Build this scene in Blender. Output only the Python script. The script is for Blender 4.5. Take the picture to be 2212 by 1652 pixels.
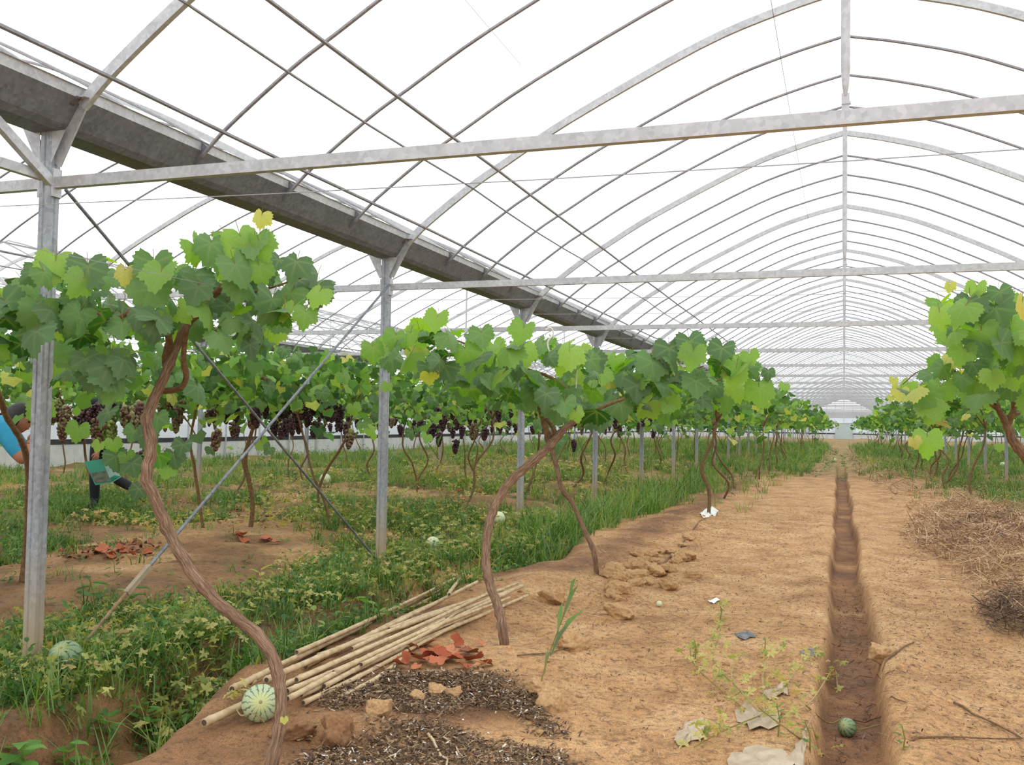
import bpy, math, random
import numpy as np
from mathutils import Vector, Matrix

for o in list(bpy.data.objects):
    bpy.data.objects.remove(o)
random.seed(7)
rng = np.random.default_rng(11)
SC = bpy.context.scene
COL = SC.collection
PI = math.pi

# ------------------------------------------------------------------ camera
CAM = dict(yaw=.3317, pitch=.0414, roll=.0163, h=1.3722, cx=-.0038, f=2083.7)


def cam_axes():
    yaw, pitch, roll = CAM['yaw'], CAM['pitch'], CAM['roll']
    F = np.array([-math.sin(yaw) * math.cos(pitch), math.cos(yaw) * math.cos(pitch), math.sin(pitch)])
    R = np.array([math.cos(yaw), math.sin(yaw), 0.])
    U = np.cross(R, F)
    c, s = math.cos(roll), math.sin(roll)
    return c * R + s * U, -s * R + c * U, F


AX_R, AX_U, AX_F = cam_axes()
EYE = np.array([CAM['cx'], 0., CAM['h']])
cd = bpy.data.cameras.new('camera')
cam = bpy.data.objects.new('camera', cd)
COL.objects.link(cam)
cd.sensor_width = 36
cd.lens = CAM['f'] / 2212 * 36
cd.clip_start = .05
cd.clip_end = 1000
M = Matrix(((AX_R[0], AX_U[0], -AX_F[0], EYE[0]), (AX_R[1], AX_U[1], -AX_F[1], EYE[1]),
            (AX_R[2], AX_U[2], -AX_F[2], EYE[2]), (0, 0, 0, 1)))
cam.matrix_world = M
SC.camera = cam

# ------------------------------------------------------------------ sky (bright overcast) and exposure
w = bpy.data.worlds.new('overcast_sky')
SC.world = w
w.use_nodes = True
bg = w.node_tree.nodes['Background']
bg.inputs[0].default_value = (.965, .985, 1., 1)
bg.inputs[1].default_value = 1.8
SC.view_settings.view_transform = 'Standard'
SC.view_settings.look = 'None'
SC.view_settings.gamma = 1
SC.view_settings.use_curve_mapping = False
SC.view_settings.exposure = 0.0


# ------------------------------------------------------------------ helpers
def ray(u, v):
    return AX_F + AX_R * (u - 1106) / CAM['f'] - AX_U * (v - 826) / CAM['f']


def at(u, v, zc):
    return EYE + ray(u, v) * zc


def depth(p):
    return float((np.asarray(p) - EYE) @ AX_F)


def project(p):
    d = np.asarray(p) - EYE
    z = d @ AX_F
    return 1106 + CAM['f'] * (d @ AX_R) / z, 826 - CAM['f'] * (d @ AX_U) / z


def tag(o, label=None, cat=None, group=None, kind=None):
    if label:
        o['label'] = label
    if cat:
        o['category'] = cat
    if group:
        o['group'] = group
    if kind:
        o['kind'] = kind
    return o


def empty(name, loc, label=None, cat=None, group=None, kind=None):
    o = bpy.data.objects.new(name, None)
    o.empty_display_size = .1
    COL.objects.link(o)
    o.location = [float(x) for x in loc]
    return tag(o, label, cat, group, kind)


def link(name, me, parent=None, loc=None):
    o = bpy.data.objects.new(name, me)
    COL.objects.link(o)
    if parent is not None:
        o.parent = parent
    if loc is not None:
        o.location = [float(x) for x in loc]
    return o


def np_mesh(name, V, T, mat, smooth=False, attrs=None):
    """mesh from numpy arrays; T is (m,3) or (m,4) int"""
    me = bpy.data.meshes.new(name)
    V = np.asarray(V, dtype=np.float32)
    T = np.asarray(T, dtype=np.int32)
    k = T.shape[1]
    me.vertices.add(len(V))
    me.vertices.foreach_set('co', V.ravel())
    me.loops.add(T.size)
    me.loops.foreach_set('vertex_index', T.ravel())
    me.polygons.add(len(T))
    me.polygons.foreach_set('loop_start', np.arange(0, T.size, k, dtype=np.int32))
    me.polygons.foreach_set('loop_total', np.full(len(T), k, dtype=np.int32))
    if smooth:
        me.polygons.foreach_set('use_smooth', np.ones(len(T), dtype=bool))
    me.update(calc_edges=True)
    for n, a in (attrs or {}).items():
        at_ = me.attributes.new(n, 'FLOAT', 'POINT')
        at_.data.foreach_set('value', np.asarray(a, dtype=np.float32))
    for m in (mat if isinstance(mat, (list, tuple)) else [mat]):
        me.materials.append(m)
    return me


class MB:
    """collects shapes; build() links them as ONE mesh object"""

    def __init__(s):
        s.v, s.f, s.m = [], [], []

    def add(s, v, f, mi=0):
        n = len(s.v)
        s.v += [tuple(float(c) for c in p) for p in v]
        s.f += [tuple(i + n for i in q) for q in f]
        s.m += [mi] * len(f)
        return s

    def box(s, c, d, R=None, mi=0):
        c = np.asarray(c, float)
        h = np.asarray(d, float) / 2
        P = np.array([[x, y, z] for z in (-1, 1) for y in (-1, 1) for x in (-1, 1)], float) * h
        if R is not None:
            P = P @ np.asarray(R).T
        return s.add(P + c, [(0, 2, 3, 1), (4, 5, 7, 6), (0, 1, 5, 4), (2, 6, 7, 3), (0, 4, 6, 2), (1, 3, 7, 5)], mi)

    def bar(s, a, b, wx, wz, up=(0, 0, 1), mi=0):
        """rectangular bar from a to b; wx wide across, wz along up"""
        a, b = np.asarray(a, float), np.asarray(b, float)
        d = b - a
        L = np.linalg.norm(d)
        d /= L
        x = np.cross(d, up)
        x /= np.linalg.norm(x)
        z = np.cross(x, d)
        return s.box((a + b) / 2, (wx, L, wz), np.array([x, d, z]).T, mi)

    def tube(s, pts, rad, n=8, cap=True, mi=0, sq=None, up0=None):
        pts = [np.asarray(p, float) for p in pts]
        if not hasattr(rad, '__len__'):
            rad = [rad] * len(pts)
        V = []
        up = np.array([0, 0, 1.]) if up0 is None else np.asarray(up0, float)
        t0 = pts[1] - pts[0]
        if abs(t0 @ up) / np.linalg.norm(t0) > .95 and up0 is None:
            up = np.array([1., 0, 0])
        for i, p in enumerate(pts):
            t = pts[min(i + 1, len(pts) - 1)] - pts[max(i - 1, 0)]
            t /= (np.linalg.norm(t) + 1e-9)
            x = np.cross(t, up)
            x /= (np.linalg.norm(x) + 1e-9)
            y = np.cross(x, t)
            up = y
            for k in range(n):
                a = 2 * PI * (k + .5) / n
                if sq:
                    V.append(p + x * sq[0] * math.copysign(1, math.cos(a)) / 2 + y * sq[1] * math.copysign(1, math.sin(a)) / 2)
                else:
                    V.append(p + rad[i] * (math.cos(a) * x + math.sin(a) * y))
        F = []
        for i in range(len(pts) - 1):
            for k in range(n):
                a, b = i * n + k, i * n + (k + 1) % n
                F.append((a, b, b + n, a + n))
        if cap:
            F.append(tuple(range(n))[::-1])
            F.append(tuple(range((len(pts) - 1) * n, len(pts) * n)))
        return s.add(V, F, mi)

    def mesh(s, name, mat, smooth=False):
        me = bpy.data.meshes.new(name)
        me.from_pydata(s.v, [], s.f)
        for m in (mat if isinstance(mat, (list, tuple)) else [mat]):
            me.materials.append(m)
        me.polygons.foreach_set('material_index', s.m)
        if smooth:
            me.polygons.foreach_set('use_smooth', [True] * len(s.f))
        me.update()
        return me

    def build(s, name, mat, parent=None, loc=None, smooth=False):
        return link(name, s.mesh(name, mat, smooth), parent, loc)


def catmull(P, n=6):
    P = [np.asarray(p, float) for p in P]
    Q = [2 * P[0] - P[1]] + P + [2 * P[-1] - P[-2]]
    out = []
    for i in range(1, len(Q) - 2):
        p0, p1, p2, p3 = Q[i - 1:i + 3]
        for k in range(n):
            t = k / n
            out.append(.5 * (2 * p1 + (p2 - p0) * t + (2 * p0 - 5 * p1 + 4 * p2 - p3) * t * t + (3 * p1 - p0 - 3 * p2 + p3) * t ** 3))
    out.append(P[-1])
    return out


# value noise
_LAT = rng.random((256, 256))


def vnoise(x, y):
    x, y = np.asarray(x, float), np.asarray(y, float)
    xi, yi = np.floor(x).astype(int), np.floor(y).astype(int)
    fx, fy = x - xi, y - yi
    fx, fy = fx * fx * (3 - 2 * fx), fy * fy * (3 - 2 * fy)
    a, b = _LAT[xi & 255, yi & 255], _LAT[(xi + 1) & 255, yi & 255]
    c, d = _LAT[xi & 255, (yi + 1) & 255], _LAT[(xi + 1) & 255, (yi + 1) & 255]
    return (a * (1 - fx) + b * fx) * (1 - fy) + (c * (1 - fx) + d * fx) * fy - .5


def fbm(x, y, s, o=3, seed=0):
    r, a = 0, 1
    for i in range(o):
        r = r + a * vnoise(np.asarray(x) / s + 17.3 * i + seed, np.asarray(y) / s + 9.1 * i + seed * 1.7)
        s, a = s / 2.03, a * .5
    return r


def sstep(a, b, x):
    t = np.clip((np.asarray(x, float) - a) / (b - a), 0, 1)
    return t * t * (3 - 2 * t)


# ------------------------------------------------------------------ materials
def new_mat(name):
    m = bpy.data.materials.new(name)
    m.use_nodes = True
    nt = m.node_tree
    b = nt.nodes['Principled BSDF']
    return m, nt, b


def ramp(nt, stops, fac=None):
    r = nt.nodes.new('ShaderNodeValToRGB')
    el = r.color_ramp.elements
    while len(el) < len(stops):
        el.new(.5)
    for e, (p, c) in zip(el, stops):
        e.position = p
        e.color = (*c, 1)
    if fac is not None:
        nt.links.new(fac, r.inputs[0])
    return r


def noise(nt, scale, detail=4, rough=.6, vec=None, dim='3D'):
    n = nt.nodes.new('ShaderNodeTexNoise')
    n.inputs['Scale'].default_value = scale
    n.inputs['Detail'].default_value = detail
    n.inputs['Roughness'].default_value = rough
    if vec is not None:
        nt.links.new(vec, n.inputs['Vector'])
    return n


def mixc(nt, a, b, fac, mode='MIX'):
    m = nt.nodes.new('ShaderNodeMix')
    m.data_type = 'RGBA'
    m.blend_type = mode
    for s, val in ((m.inputs[6], a), (m.inputs[7], b), (m.inputs[0], fac)):
        if isinstance(val, (int, float)):
            s.default_value = val
        elif isinstance(val, tuple):
            s.default_value = (*val, 1)
        else:
            nt.links.new(val, s)
    return m.outputs[2]


def mathn(nt, op, a, b=0.):
    m = nt.nodes.new('ShaderNodeMath')
    m.operation = op
    for s, val in ((m.inputs[0], a), (m.inputs[1], b)):
        if isinstance(val, (int, float)):
            s.default_value = val
        else:
            nt.links.new(val, s)
    return m.outputs[0]


def coord(nt, what='Object'):
    return nt.nodes.new('ShaderNodeTexCoord').outputs[what]


def bump(nt, b, h, strength=.4, dist=.01):
    n = nt.nodes.new('ShaderNodeBump')
    n.inputs['Strength'].default_value = strength
    n.inputs['Distance'].default_value = dist
    nt.links.new(h, n.inputs['Height'])
    nt.links.new(n.outputs[0], b.inputs['Normal'])


def srgb(r, g, b):
    f = lambda c: (c / 255 / 12.92) if c / 255 < .04045 else ((c / 255 + .055) / 1.055) ** 2.4
    return (f(r), f(g), f(b))


def simple(name, c1, c2=None, scale=20, rough=.7, metal=0., bumps=0., detail=4):
    m, nt, b = new_mat(name)
    b.inputs['Roughness'].default_value = rough
    b.inputs['Metallic'].default_value = metal
    n = noise(nt, scale, detail, .6, coord(nt))
    r = ramp(nt, [(.3, c1), (.7, c2 or c1)], n.outputs['Fac'])
    nt.links.new(r.outputs[0], b.inputs['Base Color'])
    if bumps:
        bump(nt, b, n.outputs['Fac'], bumps)
    return m


def galvanised(name, lo, hi, metal=.35, rough=.5, mud=False):
    m, nt, b = new_mat(name)
    co = coord(nt)
    v = nt.nodes.new('ShaderNodeTexVoronoi')
    v.inputs['Scale'].default_value = 45
    nt.links.new(co, v.inputs['Vector'])
    n = noise(nt, 7, 5, .6, co)
    s = mathn(nt, 'ADD', mathn(nt, 'MULTIPLY', v.outputs['Color'], .35), mathn(nt, 'MULTIPLY', n.outputs['Fac'], .65))
    r = ramp(nt, [(.25, lo), (.75, hi)], s)
    out = r.outputs[0]
    if mud:
        g = coord(nt, 'Object')
        sx = nt.nodes.new('ShaderNodeSeparateXYZ')
        nt.links.new(g, sx.inputs[0])
        h = mathn(nt, 'ADD', sx.outputs[2], mathn(nt, 'MULTIPLY', n.outputs['Fac'], .25))
        mr = nt.nodes.new('ShaderNodeMapRange')
        mr.inputs['From Min'].default_value = .28
        mr.inputs['From Max'].default_value = .85
        mr.inputs['To Min'].default_value = .85
        mr.inputs['To Max'].default_value = 0
        nt.links.new(h, mr.inputs['Value'])
        out = mixc(nt, out, srgb(190, 165, 130), mr.outputs[0])
    nt.links.new(out, b.inputs['Base Color'])
    b.inputs['Metallic'].default_value = metal
    b.inputs['Roughness'].default_value = rough
    return m


MT = {}
MT['steel'] = galvanised('galvanised_steel', srgb(176, 178, 182), srgb(212, 214, 217))
MT['post'] = galvanised('galvanised_post_steel', srgb(134, 140, 147), srgb(182, 188, 195), mud=True)
MT['gutter'] = galvanised('painted_shade_gutter_steel', srgb(98, 100, 106), srgb(134, 137, 145), metal=.2, rough=.6)  # base colour darkened to stand in for shade under the gutter
MT['tube'] = galvanised('grey_tube_steel', srgb(130, 128, 134), srgb(165, 165, 172), metal=.3)
MT['rod'] = galvanised('brace_rod_steel', srgb(95, 100, 108), srgb(150, 155, 162), metal=.4)
MT['wire'] = simple('wire_metal', srgb(150, 150, 155), srgb(170, 170, 175), rough=.5, metal=.3)
MT['bolt'] = simple('rusty_bolt', srgb(90, 70, 60), srgb(120, 105, 95), rough=.7, metal=.4)


def film_mat(name, trans, dif, tcol=(1, 1, 1)):
    m, nt, b = new_mat(name)
    nt.nodes.remove(b)
    out = nt.nodes['Material Output']
    t = nt.nodes.new('ShaderNodeBsdfTransparent')
    t.inputs[0].default_value = (*tcol, 1)
    l = nt.nodes.new('ShaderNodeBsdfTranslucent')
    l.inputs[0].default_value = (*dif, 1)
    d = nt.nodes.new('ShaderNodeBsdfDiffuse')
    d.inputs[0].default_value = (*dif, 1)
    m1 = nt.nodes.new('ShaderNodeMixShader')
    m1.inputs[0].default_value = .35
    nt.links.new(l.outputs[0], m1.inputs[1])
    nt.links.new(d.outputs[0], m1.inputs[2])
    m2 = nt.nodes.new('ShaderNodeMixShader')
    n = noise(nt, .8, 4, .6, coord(nt))
    f = mathn(nt, 'ADD', mathn(nt, 'MULTIPLY', n.outputs['Fac'], .16), 1 - trans - .08)
    nt.links.new(f, m2.inputs[0])
    nt.links.new(t.outputs[0], m2.inputs[1])
    nt.links.new(m1.outputs[0], m2.inputs[2])
    nt.links.new(m2.outputs[0], out.inputs[0])
    return m


MT['film'] = film_mat('roof_film', .84, (.93, .95, .97))
MT['wallfilm'] = film_mat('wall_film', .30, (.70, .76, .82))
MT['apron'] = simple('apron_film', srgb(196, 202, 204), srgb(222, 224, 222), 3, .5)
MT['band'] = simple('black_band', srgb(35, 38, 42), srgb(60, 64, 70), 6, .6)


# soil: dampness and dead-plant cover come from point attributes laid over the terrain
def soil_mat():
    m, nt, b = new_mat('soil')
    co = coord(nt)
    a = nt.nodes.new('ShaderNodeAttribute')
    a.attribute_name = 'damp'
    n1 = noise(nt, 2.2, 6, .62, co)
    n2 = noise(nt, 26, 6, .7, co)
    n3 = noise(nt, 140, 4, .7, co)
    dry = ramp(nt, [(.30, srgb(160, 118, 78)), (.5, srgb(196, 152, 104)), (.72, srgb(214, 176, 130))], n1.outputs['Fac']).outputs[0]
    wet = ramp(nt, [(.30, srgb(104, 72, 46)), (.55, srgb(142, 100, 66)), (.75, srgb(168, 122, 82))], n1.outputs['Fac']).outputs[0]
    f = mathn(nt, 'ADD', a.outputs['Fac'], mathn(nt, 'MULTIPLY', mathn(nt, 'SUBTRACT', n2.outputs['Fac'], .5), .5))
    mr = nt.nodes.new('ShaderNodeMapRange')
    mr.interpolation_type = 'SMOOTHSTEP'
    mr.inputs['From Min'].default_value = .1
    mr.inputs['From Max'].default_value = .9
    nt.links.new(f, mr.inputs['Value'])
    c = mixc(nt, dry, wet, mr.outputs[0])
    sp = ramp(nt, [(.36, (.42, .39, .37)), (.5, (1, 1, 1)), (.66, (1.22, 1.2, 1.16))], n2.outputs['Fac']).outputs[0]
    c = mixc(nt, c, sp, .8, 'MULTIPLY')
    sp2 = ramp(nt, [(.38, (.35, .31, .28)), (.49, (1, 1, 1)), (.66, (1.2, 1.17, 1.12))], n3.outputs['Fac']).outputs[0]
    c = mixc(nt, c, sp2, .75, 'MULTIPLY')
    g = nt.nodes.new('ShaderNodeAttribute')
    g.attribute_name = 'green'
    n4 = noise(nt, 9, 5, .7, co)
    gr = ramp(nt, [(.3, srgb(58, 74, 34)), (.6, srgb(96, 116, 54)), (.8, srgb(140, 138, 80))], n4.outputs['Fac']).outputs[0]
    gf = mathn(nt, 'MULTIPLY', g.outputs['Fac'], ramp(nt, [(.35, (0, 0, 0)), (.6, (1, 1, 1))], n4.outputs['Fac']).outputs[0])
    c = mixc(nt, c, gr, gf)
    nt.links.new(c, b.inputs['Base Color'])
    ro = nt.nodes.new('ShaderNodeMapRange')
    ro.inputs['To Min'].default_value = .95
    ro.inputs['To Max'].default_value = .55
    ro.inputs['From Min'].default_value = .7
    ro.inputs['From Max'].default_value = 1.15
    nt.links.new(a.outputs['Fac'], ro.inputs['Value'])
    nt.links.new(ro.outputs[0], b.inputs['Roughness'])
    hh = mathn(nt, 'ADD', mathn(nt, 'MULTIPLY', n2.outputs['Fac'], .8), mathn(nt, 'MULTIPLY', n3.outputs['Fac'], .35))
    bump(nt, b, hh, .7, .02)
    return m


MT['soil'] = soil_mat()


# ------------------------------------------------------------------ ground
def ditch_center(y):
    return .045 - .0042 * (y - 5) + .018 * np.sin(y * 1.1) + .006 * np.sin(y * 2.9 + 1)


def gh(x, y, fine=True):
    x, y = np.asarray(x, float), np.asarray(y, float)
    h = .10 * fbm(x, y, 3.2, 3, 3) + .05 * fbm(x, y, .9, 3, 5) * sstep(.3, 1., np.abs(x - .05))
    # central ditch
    dc = ditch_center(y)
    hw = .13 + .018 * fbm(x * .3, y, .6, 2, 8) + .016 * sstep(9, 6, y)
    d = np.abs(x - dc)
    dep = .17 * (1 - sstep(30, 44, y))
    h = h - dep * (1 - sstep(hw * .8, hw * 1.12 + .015, d))
    h = h + .03 * np.exp(-((d - .28) / .12) ** 2) * (1 - sstep(28, 40, y))
    # furrow beside the left post row
    fc = -3.18 + .12 * np.sin(y * .8) + .1 * np.sin(y * 1.9 + 2)
    h = h - (.27 * (1 - sstep(7, 12, y)) + .08) * np.exp(-((x - fc) / (.26 + .05 * np.sin(y * 2.3))) ** 4) * (1 - sstep(40, 60, y))
    # raised beds
    h = h + .12 * np.exp(-((x + 5.9) / 1.2) ** 4) + .1 * np.exp(-((x + 10) / 1.3) ** 4) + .1 * np.exp(-((x - 2.2) / .8) ** 4) * sstep(3, 8, y)
    h = h + .05 * np.exp(-((x + 2.35) / .45) ** 2)
    h = h + .15 * np.exp(-((x - 1.85) / .62) ** 4) * sstep(6.5, 8.5, y) * (1 - sstep(13, 17, y))
    # foreground hump by the mulch, trodden lumps along the bank
    h = h + .05 * np.exp(-(((x + 1.55) / .35) ** 2 + ((y - 5.1) / .5) ** 2))
    h = h + .06 * np.exp(-(((x + 1.95) / .16) ** 2 + ((y - 3.75) / .13) ** 2))
    if fine:
        rough = .25 + .75 * np.exp(-((x + 1.9) / .6) ** 2) * sstep(4.5, 7, y) * (1 - sstep(14, 20, y))
        rough = np.maximum(rough, .8 * (x < -2.7))
        h = h + rough * (.05 * fbm(x, y, .22, 4, 9) + .05 * np.maximum(fbm(x, y, .30, 2, 21) - .12, 0))
        h = h + .012 * fbm(x, y, .07, 3, 12)
    return h


def ground_pt(u, v):
    p = None
    z = 0.
    d = ray(u, v)
    for _ in range(12):
        t = (z - EYE[2]) / d[2]
        p = EYE + d * t
        z = .5 * z + .5 * float(gh(p[0], p[1]))
    return p


def gz(x, y):
    return float(gh(x, y))


def axis_lines(segs):
    out = [segs[0][0]]
    for a, b, s in segs:
        n = max(1, int(round((b - a) / s)))
        out += list(np.linspace(a, b, n + 1)[1:])
    return np.array(out)


gx = axis_lines([(-120, -30, 15), (-30, -12, 1.), (-12, -7, .16), (-7, -4.3, .045), (-4.3, .6, .02), (.6, 3, .035), (3, 6, .15), (6, 14, .8), (14, 30, 4), (30, 120, 15)])
gy = [-60, -30, -12, -6, -3, 0, 1., 1.6, 2.1]
y = 2.4
while y < 45:
    gy.append(y)
    y += max(.02, .0062 * y) if y < 20 else .012 * y
while y < 130:
    gy.append(y)
    y += 1.5
gy = np.array(gy + [140, 170, 240, 400])
GX, GY = np.meshgrid(gx, gy)
far = np.maximum(sstep(24, 60, np.abs(GX)), sstep(124, 160, GY))
GZ = gh(GX, GY) * (1 - far)
nx, ny = len(gx), len(gy)
idx = np.arange(nx * ny).reshape(ny, nx)
Q = np.stack([idx[:-1, :-1], idx[:-1, 1:], idx[1:, 1:], idx[1:, :-1]], -1).reshape(-1, 4)
dcn = np.abs(GX - ditch_center(GY))
damp = .72 * (1 - sstep(.11, .17, dcn)) * (1 - sstep(28, 45, GY))
lowl = 1 - sstep(-2.75, -2.2, GX + .5 * fbm(GX, GY, .8, 3, 31))
damp = np.maximum(damp, .72 * lowl * (1 - .6 * sstep(-.05, .18, fbm(GX, GY, 1.4, 3, 33))))
damp = np.maximum(damp, .55 * (1 - sstep(-1.7, -1.2, GX + .5 * fbm(GX, GY, .6, 3, 35))) * (1 - sstep(4.2, 5.4, GY)))
damp = np.maximum(damp, .75 * np.exp(-((GX + 2.3) / .33) ** 2) * sstep(7.5, 9, GY))
damp = np.maximum(damp, .42 * sstep(20, 30, GY))
damp = damp + .35 * fbm(GX, GY, .5, 4, 37)
green = np.maximum((1 - sstep(-3.4, -2.6, GX)) * (.15 + .4 * sstep(10, 22, GY)), sstep(1.6, 2.6, GX) * sstep(8, 16, GY) * .8)
green = np.maximum(green, .55 * sstep(26, 34, GY))
me = np_mesh('floor', np.stack([GX, GY, GZ], -1).reshape(-1, 3), Q, MT['soil'], True,
             dict(damp=damp.ravel(), green=green.ravel()))
floor = link('floor', me)
tag(floor, 'bare sandy soil floor with a muddy ditch down the middle', kind='structure')

# ------------------------------------------------------------------ greenhouse frame
S, W = 4.0, 4.0
NB = 31                      # bays
Y0 = 4.0
ZG, ZT, ZR = 2.87, 2.60, 4.88
PROF = [(-3.8, 3.0), (-3.6, 3.18), (-3.17, 3.49), (-2.87, 3.67), (-2.26, 4.02), (-1.16, 4.54), (-.5, 4.76), (0, ZR)]
_h = [np.array(p) for p in catmull([np.array([a, 0, b]) for a, b in PROF], 4)]
HALF = [(p[0], p[2]) for p in _h]
FULL = HALF + [(-a, b) for a, b in HALF[-2::-1]]


def prof_z(x):
    xs = [a for a, b in FULL]
    return float(np.interp(x, xs, [b for a, b in FULL]))


ceiling = empty('ceiling', (0, 0, 0), 'arched translucent film roof on slender steel arches', kind='structure')
SPANS = [0, -8, -16, 8, 16]
Y_START, Y_END = -4.0, Y0 + S * (NB - 1)      # -4 .. 104


def arch_mesh(big):
    mb = MB()
    pts = [(x, 0, z) for x, z in FULL]
    if big:
        mb.tube(pts, .02, 4, True, sq=(.032, .062), up0=(0, 0, 1))
    else:
        mb.tube(pts, .0135, 6)
    return mb.mesh('arch_rib' if big else 'arch_tube', MT['steel'] if big else MT['tube'])


AM = {True: arch_mesh(True), False: arch_mesh(False)}
film_prof = [(x, z + .045) for x, z in FULL[2:-2]]
for sp in SPANS:
    V, T = [], []
    ys = np.linspace(Y_START, Y_END, 28)
    for y in ys:
        V += [(x, y, z) for x, z in film_prof]
    n = len(film_prof)
    for j in range(len(ys) - 1):
        for i in range(n - 1):
            a = j * n + i
            T.append((a, a + 1, a + 1 + n, a + n))
    link('roof_film', np_mesh('roof_film', V, T, MT['film'], True), ceiling, (sp, 0, 0))
    rest_v = []
    for i in range(int(Y_END - Y_START) + 1):
        y = Y_START + i
        big = abs((y - Y0) / S - round((y - Y0) / S)) < 1e-6
        if sp == 0 or (sp == -8 and y < 60) or (sp in (8, -16) and y < 32):
            link('arch_rib' if big else 'arch_tube', AM[big], ceiling, (sp, y, 0))
        elif y < 110:
            rest_v.append((y, big))
    if rest_v:
        mb = MB()
        for y, big in rest_v:
            pts = [(x, y, z) for x, z in FULL[::2]]
            mb.tube(pts, .014, 4, False, sq=(.03, .055) if big else None, up0=(0, 0, 1))
        tag(mb.build('arch_tubes', MT['tube'], ceiling, (sp, 0, 0)), kind='stuff')
    # purlins and ridge
    for s in (-1, 1):
        for x, r in ((-3.62, .0135), (-3.16, .009), (-2.92, .0135)):
            z = prof_z(x) - .03
            pts = [(s * -x, y, z - .012 * math.sin(PI * ((y - Y0) / S % 1)) * (2.2 if r < .01 else .6)) for y in np.arange(Y_START, Y_END + .1, 1.)]
            MB().tube(pts, r, 6).build('purlin', MT['tube'], ceiling, (sp, 0, 0))
    MB().tube([(0, y, ZR - .05) for y in np.arange(Y_START, Y_END + .1, 4.)], .017, 8).build('ridge_pipe', MT['tube'], ceiling, (sp, 0, 0))

# gutters
GUT = [(-.215, .22), (-.205, .225), (-.2, .165), (-.115, .03), (-.08, 0), (.08, 0), (.115, .03), (.2, .165), (.205, .225), (.215, .22)]


def gutter_mesh():
    n = len(GUT)
    V, F, mi = [], [], []
    ys = list(np.arange(Y_START, Y_END + .1, 4.))
    for y in ys:
        V += [(x, y, z) for x, z in GUT]
    for j in range(len(ys) - 1):
        for i in range(n - 1):
            a = j * n + i
            F.append((a, a + n, a + n + 1, a + 1))
            mi.append(1 if i in (0, 1, n - 3, n - 2) else 0)  # lips get the paler steel, painting in the light they catch
    me = bpy.data.meshes.new('gutter')
    me.from_pydata(V, [], F)
    me.materials.append(MT['gutter'])
    me.materials.append(MT['steel'])
    me.polygons.foreach_set('material_index', mi)
    me.update()
    return me


GM = gutter_mesh()
clip = {s: MB().bar((s * .15, 0, .09), (s * .225, 0, .2), .05, .02, up=(0, 1, 0)).mesh('arch_clip', MT['gutter']) for s in (-1, 1)}
for x, lab in ((-4, 'long grey steel gutter over the mud-stained post and the cane bundle'),
               (4, 'long grey steel gutter over the posts beyond the straw heap'),
               (-12, 'long grey steel gutter one span further from the ditch path, above the dark grapes'),
               (12, 'long grey steel gutter beyond the weeds behind the straw heap side')):
    g = link('gutter', GM, None, (x, 0, ZG))
    tag(g, lab, 'gutter', 'steel gutters between the roof spans')
    if x in (-4, 4):
        for y in range(1, 40):
            if y % 4:
                for s in (-1, 1):
                    link('arch_clip', clip[s], g, (0, y, 0))

# posts
SH = MB()
hw = .038
# box section with a shallow folded rib on every face
prof = []
for k in range(4):
    a = k * PI / 2
    c, s_ = round(math.cos(a)), round(math.sin(a))
    for (px, py) in ((hw, -hw * .8), (hw, -.008), (hw - .006, -.004), (hw - .006, .004), (hw, .008), (hw, hw * .8)):
        prof.append((c * px - s_ * py, s_ * px + c * py))
npf = len(prof)
Vp = [(x, y, z) for z in (-.35, 0., 1.2, ZG) for x, y in prof]
Fp = [(j * npf + i, j * npf + (i + 1) % npf, (j + 1) * npf + (i + 1) % npf, (j + 1) * npf + i) for j in range(3) for i in range(npf)]
Fp.append(tuple(range(3 * npf, 4 * npf)))
SH.add(Vp, Fp)
shaft_me = SH.mesh('shaft', MT['post'])
brk = []
for s in (-1, 1):
    b = MB()
    b.bar((s * .04, 0, ZG - .17), (s * .235, 0, ZG + .2), .07, .010, up=(0, 1, 0))
    b.add([(s * .04, -.035, ZG - .17), (s * .04, -.035, ZG), (s * .085, -.035, ZG), (s * .128, -.035, ZG)], [(0, 1, 2, 3)])
    b.box((s * .215, -.02, ZG + .165), (.09, .055, .008), None)
    brk.append(b.mesh('gutter_bracket', MT['steel']))
lug_me = MB().box((0, 0, 0), (.014, .06, .15)).mesh('tie_bracket', MT['steel'])
bolt_me = MB().tube([(0, -.012, 0), (0, .012, 0)], .009, 6).mesh('bolt', MT['bolt'])


def post(x, y, label, group, detail=True):
    z = min(0, gz(x, y)) if detail else 0
    p = empty('steel_post', (x, y, 0), label, 'post', group)
    link('shaft', shaft_me, p)
    if detail:
        for m in brk:
            link('gutter_bracket', m, p)
        for s in (-1, 1):
            link('tie_bracket', lug_me, p, (s * .046, 0, ZT))
        for s in (-1, 1):
            for dz in (.13, .155):
                link('bolt', bolt_me, p, (s * (.18 + (dz - .13) * 1.6), -.05, ZG + dz))
    return p


LAB = {(-4, 0): 'steel post with mud-stained foot beside a half-hidden striped watermelon',
       (-4, 1): 'steel post standing in melon weeds behind the far end of the cane bundle',
       (-4, 2): 'steel post behind the thick leaning vine, third along the furrow row',
       (-4, 3): 'steel post in tall weeds, fourth along the furrow row'}
for x in (-12, -4, 4, 12):
    for k in range(NB - 1):
        y = Y0 + S * k
        if x == 12 and k > 14:
            continue
        lab = LAB.get((x, k), {-4: 'plain galvanised post further down the furrow row', 4: 'plain galvanised post in weeds beyond the straw heap row',
                               -12: 'galvanised post under the far gutter behind the dark grapes', 12: 'galvanised post among weeds under the farthest gutter'}[x])
        post(x, y, lab, {-4: 'posts of the furrow row', 4: 'posts of the straw heap row', -12: 'posts under the far gutter', 12: 'posts under the farthest gutter'}[x], k < 8)

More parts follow.
